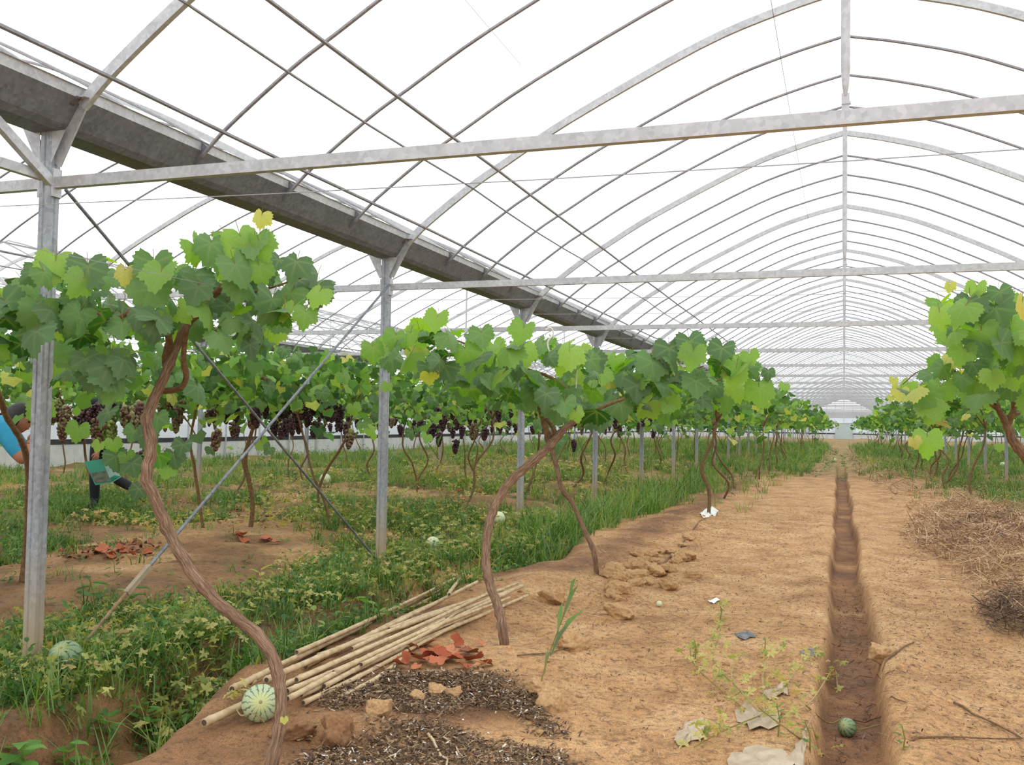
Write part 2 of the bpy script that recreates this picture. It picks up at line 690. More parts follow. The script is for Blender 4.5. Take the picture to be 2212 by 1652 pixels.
# knee brace and rail stub on the near side of the first post
first = [o for o in COL.objects if o.name.startswith('steel_post') and abs(o.location.x + 4) < .01 and abs(o.location.y - 4) < .01][0]
MB().bar((.03, -.02, ZT + .0), (.03, -.62, ZG + .10), .035, .05).build('knee_brace', MT['steel'], first)
MB().bar((.0, -.05, ZT + .03), (.0, -3.9, ZT + .03), .035, .05).build('side_rail', MT['steel'], first)
# tie beams with king struts
tie_me = MB().tube([(-3.95, 0, 0), (3.95, 0, 0)], .03, 4, True, sq=(.04, .058), up0=(0, 0, 1)).mesh('beam', MT['steel'])
ks = MB()
ks.tube([(0, 0, .03), (0, 0, .10)], .0, 4, True, sq=(.03, .006), up0=(0, 1, 0))
ks.tube([(0, 0, .09), (0, 0, .13), (0, 0, .2), (0, 0, ZR - ZT - .1)], [.006, .014, .019, .019], 8)
ks.tube([(-.015, 0, .06), (.02, 0, .06)], .008, 6)
strut_me = ks.mesh('king_strut', MT['steel'])
for sp in (0, -8, 8, -16):
    for k in range(-1, NB):
        if sp in (8, -16) and k > 8:
            continue
        lab = {0: 'square steel tie beam across the ditch path span', -8: 'square steel tie beam across the span over the dark grapes',
               8: 'square steel tie beam across the span beyond the straw heap', -16: 'square steel tie beam across the span by the film side wall'}[sp]
        if sp == 0 and k == 0:
            lab = 'square steel tie beam fixed to the mud-stained post by the watermelon'
        if sp == 0 and k == 1:
            lab = 'square steel tie beam fixed to the post behind the cane bundle'
        t = empty('tie_beam', (sp, Y0 + S * k, ZT), lab, 'beam', {0: 'tie beams over the ditch path', -8: 'tie beams over the dark grapes', 8: 'tie beams beyond the straw heap', -16: 'tie beams by the side wall'}[sp])
        link('beam', tie_me, t)
        link('king_strut', strut_me, t)

# X brace rods between the first two posts of the furrow row
pb = np.array([-3.95, 7.96, ZT + .02])
pa = np.array([-3.94, 4.14, .02])
r = empty('brace_rod', pa, 'grey diagonal brace rod rising from beside the striped watermelon to the next post', 'rod', 'crossed brace rods')
v = pb - pa
MB().tube([v * .16, v], .011, 8).build('rod', MT['rod'], r)
MB().tube([v * 0, v * .07, v * .13], [.008, .009, .011], 8).build('hook', simple('muddy_rod', srgb(120, 90, 62), srgb(165, 140, 110)), r)
MB().bar(v * .125, v * .175, .03, .03).build('coupling', simple('muddy_coupling', srgb(150, 132, 108), srgb(180, 165, 140)), r)
pa2, pb2 = np.array([-3.95, 4.06, ZT - .02]), np.array([-3.95, 7.9, .08])
r = empty('brace_rod', (-3.95, 7.9, .08), 'grey diagonal brace rod descending from the mud-stained post to the next one', 'rod', 'crossed brace rods')
MB().tube([pa2 - pb2, (0, 0, 0)], .010, 8).build('rod', MT['rod'], r)
# brace in the far gutter row and on the opposite row
for x, ya, yb in ((-12, 24, 28), (4, 16, 20)):
    for i in (0, 1):
        a, b = np.array([x + .05, ya, .05 if i else ZT]), np.array([x + .05, yb, ZT if i else .05])
        r = empty('brace_rod', (x + .05, ya, .05), 'thin crossed brace rod %s' % ('under the far gutter' if x < 0 else 'in the row beyond the straw heap'), 'rod', 'far crossed brace rods')
        MB().tube([a - np.array([x + .05, ya, .05]), b - np.array([x + .05, ya, .05])], .010, 6).build('rod', MT['rod'], r)


def wire(pts, rad, label, group):
    o = MB().tube(pts, rad, 4, False).build('wire', MT['wire'])
    return tag(o, label, 'wire', group)


for i, y in enumerate([3.1, 6.2, 7.1, 9.2, 11.0, 14.0, 18., 22., 26.]):
    wire([(x, y + .02 * x, 2.24 - .05 * math.sin((x + 4) / 8 * PI)) for x in np.linspace(-4, 4, 9)], .0022,
         'thin slack wire stretched across the ditch path span', 'wires across the span')
for x, z in ((-3.3, 2.05), (-3.9, 2.0), (-2.6, 1.95), (3.0, 2.0), (3.8, 2.0), (-6.2, 1.95), (-9.5, 1.95)):
    wire([(x, y, z - .02 * math.sin(y / 4 * PI) ** 2) for y in np.arange(0, 60.1, 2)], .0015,
         'thin trellis wire running along a vine row', 'trellis wires along the rows')
wire([at(1005, 0, 4.6), at(1125, 140, 5.4)], .0012, 'very thin loose wire hanging under the roof film', 'loose wires')
wire([(-.55, y, prof_z(-.55) - .04) for y in np.arange(4, 60, 4.)], .003, 'thin wire running beside the ridge pipe', 'ridge wires')

# ------------------------------------------------------------------ side and end walls
def wall(name, P0, P1, inward, label):
    """film wall on P0->P1 with apron, black band, posts and rails"""
    P0, P1 = np.array(P0, float), np.array(P1, float)
    L = np.linalg.norm(P1 - P0)
    d = (P1 - P0) / L
    n = np.array(inward, float)
    wl = empty(name, P0, label, kind='structure')
    o = np.zeros(3)
    def strip(nm, z0, z1, off, mat, th=.01):
        MB().bar(o + n * off + np.array([0, 0, (z0 + z1) / 2]), d * L + n * off + np.array([0, 0, (z0 + z1) / 2]), th, z1 - z0).build(nm, mat, wl)
    strip('apron', -.2, .58, 0, MT['apron'])
    strip('band', .58, .72, .012, MT['band'])
    strip('film', .72, 2.95, 0, MT['wallfilm'], .004)
    strip('rail', 1.9, 1.93, .04, MT['tube'], .03)
    strip('rail', 2.9, 2.95, .04, MT['steel'], .04)
    for i in range(int(L / 2) + 1):
        MB().box(d * 2 * i + n * .06 + np.array([0, 0, 1.4]), (.045, .045, 3.0)).build('stud', MT['steel'], wl)
    return wl


wall('wall_left', (-20, -4, 0), (-20, Y_END, 0), (1, 0, 0), 'pale film side wall with a black band above its apron')
wall('wall_right', (20, -4, 0), (20, Y_END, 0), (-1, 0, 0), 'pale film side wall beyond the weeds on the straw heap side')
wf = wall('wall_far', (-20, Y_END, 0), (20, Y_END, 0), (0, -1, 0), 'distant film end wall closing the greenhouse')
# gables with glazing bars
for sp in (0, -8, -16, 8, 16):
    V = [(sp + x, 0, z) for x, z in FULL]
    n = len(V)
    V += [(sp + x, 0, 2.95) for x, z in FULL]
    F = [(i, i + 1, i + 1 + n, i + n) for i in range(n - 1)]
    me = bpy.data.meshes.new('gable_film')
    me.from_pydata(V, [], F)
    me.materials.append(MT['film'])
    link('gable_film', me, wf, (20, 0, 0))
    if abs(sp) <= 8:
        for z in (3.3, 3.65, 4.0, 4.35, 4.65):
            xs = [x for x, zz in FULL if zz >= z]
            MB().bar((sp + xs[0], -.03, z), (sp + xs[-1], -.03, z), .03, .03).build('glazing_bar', MT['steel'], wf, (20, 0, 0))
        for x in (-2, -1, 0, 1, 2):
            MB().box((sp + x, -.05, (2.95 + prof_z(x)) / 2), (.05, .04, prof_z(x) - 2.95)).build('mullion', MT['steel'], wf, (20, 0, 0))
door = empty('door_1', (0, Y_END - .15, 0), 'pale sliding door in the far end wall', kind='structure')
MB().box((0, 0, .95), (1.9, .03, 1.9)).build('leaf_panel', simple('door_film', srgb(176, 196, 196), srgb(192, 208, 206), 2, .4), door)
for s in (-1, 1):
    MB().box((s * 1, -.02, 1.2), (.07, .06, 2.4)).build('jamb', MT['steel'], door)
MB().box((0, -.02, 1.93), (2.0, .06, .06)).build('head_rail', MT['steel'], door)

#@@NEXT

# ------------------------------------------------------------------ plant materials
def leaf_mat(name, stops, back, trans=.4, vein=(.36, .46, .16), tr_boost=1.3, vein_k=.45):
    m, nt, b = new_mat(name)
    out = nt.nodes['Material Output']
    oi = nt.nodes.new('ShaderNodeObjectInfo')
    at_ = nt.nodes.new('ShaderNodeAttribute')
    at_.attribute_name = 'rnd'
    rnd = mathn(nt, 'FRACT', mathn(nt, 'ADD', oi.outputs['Random'], at_.outputs['Fac']))
    c = ramp(nt, stops, rnd).outputs[0]
    co = coord(nt)
    n = noise(nt, 14, 3, .6, co)
    c = mixc(nt, c, ramp(nt, [(.3, (.8, .82, .75)), (.7, (1.15, 1.12, 1.1))], n.outputs['Fac']).outputs[0], .8, 'MULTIPLY')
    if vein_k:
        a = nt.nodes.new('ShaderNodeAttribute')
        a.attribute_name = 'vein'
        vf = mathn(nt, 'MULTIPLY', mathn(nt, 'POWER', a.outputs['Fac'], 3.), vein_k)
        c = mixc(nt, c, vein, vf)
    g = nt.nodes.new('ShaderNodeNewGeometry')
    c2 = mixc(nt, c, mixc(nt, c, back, .55), g.outputs['Backfacing'])
    nt.links.new(c2, b.inputs['Base Color'])
    b.inputs['Roughness'].default_value = .5
    b.inputs['Specular IOR Level'].default_value = .25
    t = nt.nodes.new('ShaderNodeBsdfTranslucent')
    bc = nt.nodes.new('ShaderNodeMix')
    tc = mixc(nt, c, (tr_boost, tr_boost * 1.05, tr_boost * .35), 1., 'MULTIPLY')
    nt.links.new(tc, t.inputs[0])
    mx = nt.nodes.new('ShaderNodeMixShader')
    mx.inputs[0].default_value = trans
    nt.links.new(b.outputs[0], mx.inputs[1])
    nt.links.new(t.outputs[0], mx.inputs[2])
    nt.links.new(mx.outputs[0], out.inputs[0])
    return m


MT['leaf'] = leaf_mat('vine_leaf_mature', [(0, srgb(42, 84, 38)), (.4, srgb(62, 112, 52)), (.75, srgb(88, 140, 60)), (1, srgb(112, 160, 66))], srgb(140, 168, 124), .42)
MT['leaf2'] = leaf_mat('vine_leaf_bright', [(0, srgb(104, 160, 50)), (.6, srgb(132, 184, 62)), (1, srgb(164, 204, 84))], srgb(165, 192, 120), .5)
MT['leaf3'] = leaf_mat('vine_leaf_yellow', [(0, srgb(184, 200, 84)), (.7, srgb(204, 206, 100)), (1, srgb(212, 190, 104))], srgb(206, 204, 140), .45)
MT['petiole'] = simple('petiole', srgb(120, 140, 60), srgb(150, 120, 70), 30)
MT['bark'] = simple('vine_bark', srgb(96, 66, 48), srgb(158, 122, 92), 55, .9, bumps=.7, detail=6)
MT['bark2'] = simple('thin_vine_bark', srgb(92, 70, 48), srgb(140, 108, 72), 40, .9, bumps=.4)
MT['shoot'] = simple('green_shoot', srgb(120, 130, 60), srgb(150, 110, 60), 20, .7)


def bark_mat():
    m, nt, b = new_mat('stringy_vine_bark')
    a = nt.nodes.new('ShaderNodeAttribute')
    a.attribute_name = 'tube'
    n = noise(nt, 3.2, 5, .7, a.outputs['Vector'])
    n2 = noise(nt, 9, 4, .6, coord(nt))
    c = ramp(nt, [(.30, srgb(84, 62, 48)), (.5, srgb(142, 112, 90)), (.72, srgb(190, 164, 138))], n.outputs['Fac']).outputs[0]
    c = mixc(nt, c, ramp(nt, [(.3, (.75, .7, .66)), (.7, (1.08, 1.08, 1.08))], n2.outputs['Fac']).outputs[0], .8, 'MULTIPLY')
    nt.links.new(c, b.inputs['Base Color'])
    b.inputs['Roughness'].default_value = .95
    b.inputs['Specular IOR Level'].default_value = .2
    bump(nt, b, n.outputs['Fac'], .8, .008)
    return m


MT['bark'] = bark_mat()


# ------------------------------------------------------------------ vine leaf meshes (shared by every leaf)
def leaf_radius(t):
    """t = angle from the tip, grape leaf outline"""
    t = abs(t)
    r = .70 + .30 * math.exp(-(t / .40) ** 2) + .15 * math.exp(-((t - 1.05) / .34) ** 2) + .06 * math.exp(-((t - 2.0) / .36) ** 2)
    r *= 1 - .05 * math.exp(-((t - .60) / .14) ** 2) - .03 * math.exp(-((t - 1.6) / .18) ** 2)
    if t > 2.5:
        r *= max(.12, 1 - (t - 2.5) / .64 * .95)
    return r


VEINS = (0, 1.0, -1.0, 1.95, -1.95)


def leaf_mesh(name, mat, cup, fold, ruffle, seed, nout=44):
    R = random.Random(seed)
    V, F, ve = [(0, 0, 0)], [], [1.]
    rings = (.34, .68, 1.)
    asym = R.uniform(.92, 1.08)
    ph = R.uniform(0, 6)
    for ri, q in enumerate(rings):
        for k in range(nout):
            t = -PI + 2 * PI * (k + .5) / nout
            r = leaf_radius(t) * q
            if ri == 2:
                r *= 1.06 if k % 2 else .94
            x, y = r * math.sin(t) * (asym if t > 0 else 1), r * math.cos(t)
            z = -cup * (x * x + y * y) * .8 + fold * abs(x) + ruffle * q * q * math.sin(3 * t + ph) * .5 - .25 * cup * max(0, y) ** 2
            dv = min(abs(t - a) for a in VEINS) * r
            V.append((x, y, z))
            ve.append(max(0., 1 - dv * 7))
    for k in range(nout):
        k2 = (k + 1) % nout
        if k == nout - 1:
            continue      # open sinus at the petiole
        F.append((0, 1 + k, 1 + k2))
        for ri in range(2):
            a, b = 1 + ri * nout + k, 1 + ri * nout + k2
            F += [(a, a + nout, b + nout), (a, b + nout, b)]
    nb = len(F)
    # petiole, a thin three-sided stalk bending up from the sinus
    P = [(0, 0, 0), (0, -.28, .05), (0, -.55, .16)]
    n0 = len(V)
    for j, p in enumerate(P):
        for k in range(3):
            a = 2 * PI * k / 3
            V.append((p[0] + .016 * math.cos(a), p[1], p[2] + .016 * math.sin(a)))
            ve.append(0)
    for j in range(2):
        for k in range(3):
            a, b = n0 + j * 3 + k, n0 + j * 3 + (k + 1) % 3
            F.append((a, b, b + 3))
            F.append((a, b + 3, a + 3))
    me = np_mesh(name, V, F, [mat, MT['petiole']], True, dict(vein=ve, rnd=[0.] * len(V)))
    mi = [0] * nb + [1] * (len(F) - nb)
    me.polygons.foreach_set('material_index', mi)
    me.update()
    return me


LEAF = {}
for key, mat in (('leaf', MT['leaf']), ('leaf2', MT['leaf2']), ('leaf3', MT['leaf3'])):
    LEAF[key] = [leaf_mesh('vine_leaf', mat, c, f, r, i) for i, (c, f, r) in enumerate(((.18, .12, .06), (.35, -.22, .08), (.1, .3, .1), (.45, .05, .12), (.3, -.45, .05)))]


def rot_to(nrm, tip):
    n = np.asarray(nrm, float)
    n /= np.linalg.norm(n)
    t = np.asarray(tip, float)
    t = t - n * (t @ n)
    t /= (np.linalg.norm(t) + 1e-9)
    x = np.cross(t, n)
    return np.array([x, t, n]).T


def put_leaf(parent, p, size, nrm, tip, key, R):
    me = LEAF[key][R.randrange(5)]
    o = bpy.data.objects.new('leaf', me)
    COL.objects.link(o)
    o.parent = parent
    Rm = rot_to(nrm, tip) * size
    b = np.asarray(p) - np.asarray(parent.location)
    o.matrix_local = Matrix(((*Rm[0], b[0]), (*Rm[1], b[1]), (*Rm[2], b[2]), (0, 0, 0, 1)))
    return o


def rand_leaf_frame(R, view=None, up=.55):
    """normal leaning to the sky and outwards, tip hanging down"""
    a = R.uniform(0, 2 * PI)
    n = np.array([math.cos(a) * .8, math.sin(a) * .8, up + R.uniform(-.35, .7)])
    if view is not None:
        n = n + np.asarray(view) * R.uniform(.2, 1.3)
    t = np.array([R.gauss(0, .55), R.gauss(0, .55), -1.0])
    return n, t


def inpoly(u, v, P):
    c = False
    j = len(P) - 1
    for i in range(len(P)):
        if (P[i][1] > v) != (P[j][1] > v) and u < (P[j][0] - P[i][0]) * (v - P[i][1]) / (P[j][1] - P[i][1]) + P[i][0]:
            c = not c
        j = i
    return c


def pick_key(R, pb=.28, py=.03):
    q = R.random()
    return 'leaf3' if q < py else ('leaf2' if q < py + pb else 'leaf')


# simple leaf for joined foliage: seven-point fan
LF_V = np.array([(0, 0, 0), (-.55, -.25, -.02), (-.8, .3, -.1), (-.42, .62, -.06), (0, 1., -.16), (.42, .62, -.06), (.8, .3, -.1), (.55, -.25, -.02)])
LF_T = np.array([(0, 2, 1), (0, 3, 2), (0, 4, 3), (0, 5, 4), (0, 6, 5), (0, 7, 6)])


def scatter(tv, tt, P, Rm, sc, rnd=None):
    """copies of a template as one vertex/triangle array"""
    N, n = len(P), len(tv)
    V = np.einsum('nij,kj->nki', Rm, tv) * np.asarray(sc).reshape(N, 1, -1) + P[:, None, :]
    T = tt[None] + (np.arange(N) * n)[:, None, None]
    if rnd is None:
        rnd = rng.random(N)
    return V.reshape(-1, 3), T.reshape(-1, 3), np.repeat(rnd, n)


def frames(nrm, tip):
    n = nrm / np.linalg.norm(nrm, axis=1, keepdims=True)
    t = tip - n * (tip * n).sum(1, keepdims=True)
    t /= (np.linalg.norm(t, axis=1, keepdims=True) + 1e-9)
    return np.stack([np.cross(t, n), t, n], -1)


MT['fol'] = leaf_mat('foliage_mass', [(0, srgb(44, 82, 36)), (.35, srgb(68, 114, 48)), (.7, srgb(98, 148, 62)), (.93, srgb(140, 182, 78)), (1, srgb(196, 190, 90))], srgb(140, 166, 120), .4, vein_k=0)


def foliage_mesh(n, ex, ey, z0, z1, size, seed):
    r = np.random.default_rng(seed)
    P = np.stack([r.normal(0, ex * .55, n).clip(-ex, ex), r.uniform(-ey, ey, n), r.uniform(0, 1, n)], -1)
    P[:, 2] = z0 + (z1 - z0) * (P[:, 2] ** .8) + .12 * np.cos(P[:, 0] / ex * 2) + .07 * r.normal(size=n)
    low = r.random(n) < .1
    P[low, 2] -= r.uniform(.1, .4, low.sum())
    nr = np.stack([r.normal(0, .7, n), r.normal(0, .7, n), r.uniform(.1, 1.2, n)], -1)
    tp = np.stack([r.normal(0, .6, n), r.normal(0, .6, n), -np.ones(n)], -1)
    V, T, a = scatter(LF_V, LF_T, P, frames(nr, tp), size * r.uniform(.6, 1.25, (n, 1)), r.random(n))
    return np_mesh('foliage', V, T, MT['fol'], False, dict(rnd=a))


FOL_NEAR = [foliage_mesh(260, 1.05, 1.5, 1.5, 2.0, .095, 100 + i) for i in range(4)]
FOL_FAR = [foliage_mesh(210, 1.15, 2.1, 1.45, 2.0, .14, 200 + i) for i in range(4)]


# grape bunches
def ico(sub=1):
    import bmesh
    bm = bmesh.new()
    bmesh.ops.create_icosphere(bm, subdivisions=sub, radius=1)
    V = np.array([v.co[:] for v in bm.verts])
    bm.verts.index_update()
    T = np.array([[v.index for v in f.verts] for f in bm.faces])
    bm.free()
    return V, T


ICO_V, ICO_T = ico(1)
ICO2_V, ICO2_T = ico(2)


def berry_mat(name, stops):
    m, nt, b = new_mat(name)
    a = nt.nodes.new('ShaderNodeAttribute')
    a.attribute_name = 'rnd'
    nt.links.new(ramp(nt, stops, a.outputs['Fac']).outputs[0], b.inputs['Base Color'])
    b.inputs['Roughness'].default_value = .45
    return m


MT['dark_grape'] = berry_mat('dark_grape_skin', [(0, srgb(36, 24, 34)), (.6, srgb(62, 34, 46)), (.9, srgb(92, 44, 52)), (1, srgb(110, 80, 60))])
MT['mid_grape'] = berry_mat('ripening_grape_skin', [(0, srgb(72, 40, 48)), (.4, srgb(110, 66, 62)), (.8, srgb(120, 120, 66)), (1, srgb(140, 146, 80))])
MT['green_grape'] = berry_mat('green_grape_skin', [(0, srgb(96, 116, 52)), (1, srgb(150, 166, 84))])


def bunch_mesh(mat, seed, n=110):
    r = np.random.default_rng(seed)
    t = r.random(n) ** .75
    rad = .046 * np.sqrt(np.clip(1.05 - t ** 1.7, .03, 1)) * (.5 + .5 * r.random(n) ** .6)
    a = r.uniform(0, 2 * PI, n)
    P = np.stack([rad * np.cos(a), rad * np.sin(a), -.02 - .16 * t], -1)
    P = np.concatenate([P, np.stack([t[:24] * 0, t[:24] * 0, -.02 - np.linspace(0, .155, 24)], -1)])
    n += 24
    V, T, rn = scatter(ICO_V, ICO_T, P, np.repeat(np.eye(3)[None], n, 0), r.uniform(.0115, .0145, (n, 1)) * np.where(np.arange(n) >= n - 24, 1.7, 1.)[:, None], r.random(n))
    return np_mesh('grape_bunch', V, T, mat, True, dict(rnd=rn))


BUNCH = {k: [bunch_mesh(MT[k], i * 7 + j) for i in range(3)] for j, k in enumerate(('dark_grape', 'mid_grape', 'green_grape'))}


def put_bunch(parent, p, key, R, s=1.):
    o = bpy.data.objects.new('grape_bunch', BUNCH[key][R.randrange(3)])
    COL.objects.link(o)
    o.parent = parent
    o.location = [float(a) for a in np.asarray(p) - np.asarray(parent.location)]
    o.rotation_euler = (R.uniform(-.15, .15), R.uniform(-.15, .15), R.uniform(0, 6))
    s *= R.uniform(.85, 1.2)
    o.scale = (s, s, s * R.uniform(.9, 1.2))
    return o


def gnarly(pts, rad, name, parent, mat, seed=0, n=10, sub=5):
    """woody stem: smooth path with knobbly radius"""
    R = random.Random(seed)
    P = catmull([np.asarray(p) - np.asarray(parent.location) for p in pts], sub)
    rr = np.interp(np.linspace(0, 1, len(P)), np.linspace(0, 1, len(rad)), rad)
    rr = [r * (1 + R.uniform(-.05, .06) + (.18 if R.random() < .07 else 0)) for r in rr]
    P = [p + np.array([R.uniform(-1, 1), R.uniform(-1, 1), 0]) * r * .12 for p, r in zip(P, rr)]
    o = MB().tube(P, rr, n).build(name, mat, parent, None, True)
    if mat is MT['bark']:
        L = np.concatenate([[0], np.cumsum([np.linalg.norm(P[i + 1] - P[i]) for i in range(len(P) - 1)])])
        tv = np.array([(math.cos(2 * PI * k / n) * 1.6, math.sin(2 * PI * k / n) * 1.6, l * 5) for l in L for k in range(n)], dtype=np.float32)
        o.data.attributes.new('tube', 'FLOAT_VECTOR', 'POINT').data.foreach_set('vector', tv.ravel())
    return o


def tendril(parent, p, d, seed, L=.14):
    R = random.Random(seed)
    P = []
    p = np.asarray(p) - np.asarray(parent.location)
    for i in range(9):
        t = i / 8
        P.append(p + np.asarray(d) * L * t + np.array([0, 0, -.05 * t * t]) + .02 * t * np.array([math.sin(7 * t + seed), math.cos(6 * t), math.sin(9 * t)]))
    return MB().tube(P, .0018, 4, False).build('tendril', MT['shoot'], parent)


def img_path(pts, z0, z1):
    """stem drawn as picture points; distance runs from the root (z0) to the top (z1)"""
    v0, v1 = pts[0][1], pts[-1][1]
    return [at(u, v, z0 + (z1 - z0) * np.clip((v0 - v) / (v0 - v1), 0, 1)) for u, v in pts]


def canopy(vine, poly, n, zfun, size, seed, pb=.28, py=.03, spread=.55, view_k=1.):
    R = random.Random(seed)
    us, vs = [p[0] for p in poly], [p[1] for p in poly]
    done, tries, pts = 0, 0, []
    while done < n and tries < 20000:
        tries += 1
        u, v = R.uniform(min(us), max(us)), R.uniform(min(vs), max(vs))
        if not inpoly(u, v, poly):
            continue
        zc = zfun(u, v) + R.uniform(-1, 1) * spread
        p = at(u, v, zc)
        # keep clear of leaves already hung
        s = size * R.uniform(.65, 1.2)
        if any(np.linalg.norm(p - q) < .6 * size for q in pts[-160:]):
            if R.random() < .75:
                continue
        pts.append(p)
        view = -ray(u, v)
        view = view / np.linalg.norm(view) * view_k
        nr, tp = rand_leaf_frame(R, view)
        top = (v - min(vs)) / (max(vs) - min(vs))
        put_leaf(vine, p, s, nr, tp, pick_key(R, pb * (1.6 if top < .35 else .8), py), R)
        done += 1
    return pts


# ---- near vines drawn from the photograph
def near_vine(label, base, trunk, rad, zr, group=None):
    vn = empty('grapevine', base, label, 'vine', group)
    P = img_path(trunk, *zr)
    P = [np.asarray(base)] + P if np.linalg.norm(P[0] - np.asarray(base)) > .03 else P
    gnarly(P, rad, 'trunk', vn, MT['bark'], 1)
    return vn, P


vine_list = []
# vine beside the melon
b = ground_pt(578, 1668)
v1, P1 = near_vine('twisting bare-trunked grapevine rooted beside the striped melon and cane ends', b - np.array([0, 0, .05]),
                   [(588, 1640), (606, 1560), (606, 1490), (592, 1430), (560, 1375), (498, 1325), (440, 1268), (392, 1200), (362, 1140), (332, 1070), (316, 1030), (326, 965), (318, 905), (338, 850), (366, 790), (392, 722), (418, 682)],
                   [.024, .024, .025, .025, .025, .025, .026, .027, .025, .021, .017], (depth(b), 4.7))
for k, (pts, r) in enumerate((([(362, 800), (358, 770), (366, 730), (345, 690), (300, 665), (240, 690), (168, 648)], (.02, .018, .012, .008)),
                              ([(418, 682), (450, 650), (500, 600), (540, 575), (562, 540), (566, 500)], (.024, .016, .009, .005)),
                              ([(338, 845), (385, 840), (402, 815), (396, 770), (404, 700)], (.016, .014, .012)),
                              ([(404, 700), (455, 665), (500, 645), (590, 620), (650, 600)], (.012, .008, .004)))):
    gnarly([at(u, v, 4.62 - .02 * i) for i, (u, v) in enumerate(pts)], r, 'branch', v1, MT['bark2'], 5 + k, 7, 4)
CP1 = [(-60, 600), (60, 575), (130, 550), (300, 550), (450, 525), (500, 500), (580, 500), (610, 570), (690, 590), (705, 640), (690, 670), (620, 670), (590, 750), (540, 720), (480, 740), (420, 715), (380, 700), (280, 715), (230, 760), (130, 730), (50, 720), (-60, 690)]
canopy(v1, CP1, 135, lambda u, v: 4.55 + .0004 * (u - 300), .098, 21, .22, .015, .5)
canopy(v1, [(150, 770), (300, 760), (330, 800), (300, 850), (200, 850), (140, 830)], 16, lambda u, v: 4.4, .10, 22, .2, 0, .2)
canopy(v1, [(470, 700), (600, 690), (590, 760), (500, 770)], 9, lambda u, v: 4.7, .085, 23, .3, .05, .2)
R0 = random.Random(5)
for (u, v, s, k) in ((520, 535, .14, 'leaf2'), (560, 545, .11, 'leaf2'), (565, 490, .07, 'leaf3'), (455, 550, .12, 'leaf'), (640, 590, .11, 'leaf'), (690, 655, .09, 'leaf2'), (560, 600, .11, 'leaf2'), (420, 620, .13, 'leaf'), (325, 650, .14, 'leaf'), (190, 600, .13, 'leaf'), (270, 610, .08, 'leaf3'), (120, 590, .13, 'leaf2'), (85, 695, .14, 'leaf'), (170, 700, .12, 'leaf'), (235, 815, .13, 'leaf'), (185, 800, .09, 'leaf'), (660, 700, .09, 'leaf2')):
    vw = -ray(u, v)
    put_leaf(v1, at(u, v - 25, 4.2), s * .85, vw / np.linalg.norm(vw) + np.array([R0.uniform(-.3, .3), 0, R0.uniform(.1, .6)]), (R0.uniform(-.4, .4), R0.uniform(-.3, .3), -1), k, R0)
for i, (u, v) in enumerate(((265, 630), (540, 560), (235, 640), (150, 810), (330, 600), (560, 490), (610, 640))):
    tendril(v1, at(u, v, 4.25), (random.Random(i).uniform(-.7, .7), -.2, -.6), i, .12)
MB().tube([np.array(at(606, 1552, depth(P1[1]))) - b, np.array(at(618, 1548, depth(P1[1]))) - b], .002, 4).build('bud_stalk', MT['shoot'], v1)
put_leaf(v1, at(614, 1553, depth(P1[1]) - .03), .02, -ray(614, 1553), (0, .2, -1), 'leaf3', R0)

# leaning vine behind the cane bundle
b = ground_pt(1090, 1398)
v2, P2 = near_vine('thick red-brown grapevine leaning over the far end of the cane bundle', b - np.array([0, 0, .05]),
                   [(1086, 1360), (1078, 1315), (1060, 1265), (1050, 1215), (1052, 1160), (1068, 1095), (1106, 1035), (1150, 998), (1188, 962), (1228, 918), (1262, 902)],
                   [.030, .027, .029, .029, .028, .029, .031, .030, .025, .017], (depth(b), 6.9))
for k, (pts, r) in enumerate((([(1190, 962), (1180, 930), (1172, 900), (1160, 870), (1130, 840)], (.026, .02, .012)),
                              ([(1200, 948), (1196, 925), (1170, 895)], (.02, .016, .01)),
                              ([(1262, 902), (1300, 880), (1350, 860)], (.016, .01)),
                              ([(1240, 872), (1225, 845), (1190, 815), (1120, 790), (1000, 740), (940, 720)], (.018, .014, .008, .004)))):
    gnarly([at(u, v, 6.85) for u, v in pts], r, 'branch', v2, MT['bark2'], 15 + k, 7, 4)
CP2 = [(790, 790), (800, 755), (845, 725), (930, 700), (1000, 712), (1060, 745), (1120, 738), (1280, 745), (1300, 900), (1255, 890), (1210, 890), (1150, 870), (1090, 860), (1040, 850), (960, 830), (900, 800), (840, 790)]
canopy(v2, CP2, 120, lambda u, v: 6.9 - .0006 * (1100 - u), .12, 31, .3, .02, .7)
for (u, v, s, k) in ((945, 705, .12, 'leaf2'), (855, 745, .12, 'leaf2'), (805, 770, .12, 'leaf2'), (1005, 775, .14, 'leaf2'), (1180, 870, .13, 'leaf'), (1220, 890, .12, 'leaf'), (1245, 910, .08, 'leaf2'), (1130, 730, .13, 'leaf2'), (1230, 780, .14, 'leaf2'), (1040, 740, .12, 'leaf'), (835, 850, .06, 'leaf2')):
    vw = -ray(u, v)
    put_leaf(v2, at(u, v - 20, 6.2), s * .9, vw / np.linalg.norm(vw) + np.array([R0.uniform(-.4, .4), 0, R0.uniform(.1, .6)]), (R0.uniform(-.4, .4), R0.uniform(-.3, .3), -1), k, R0)

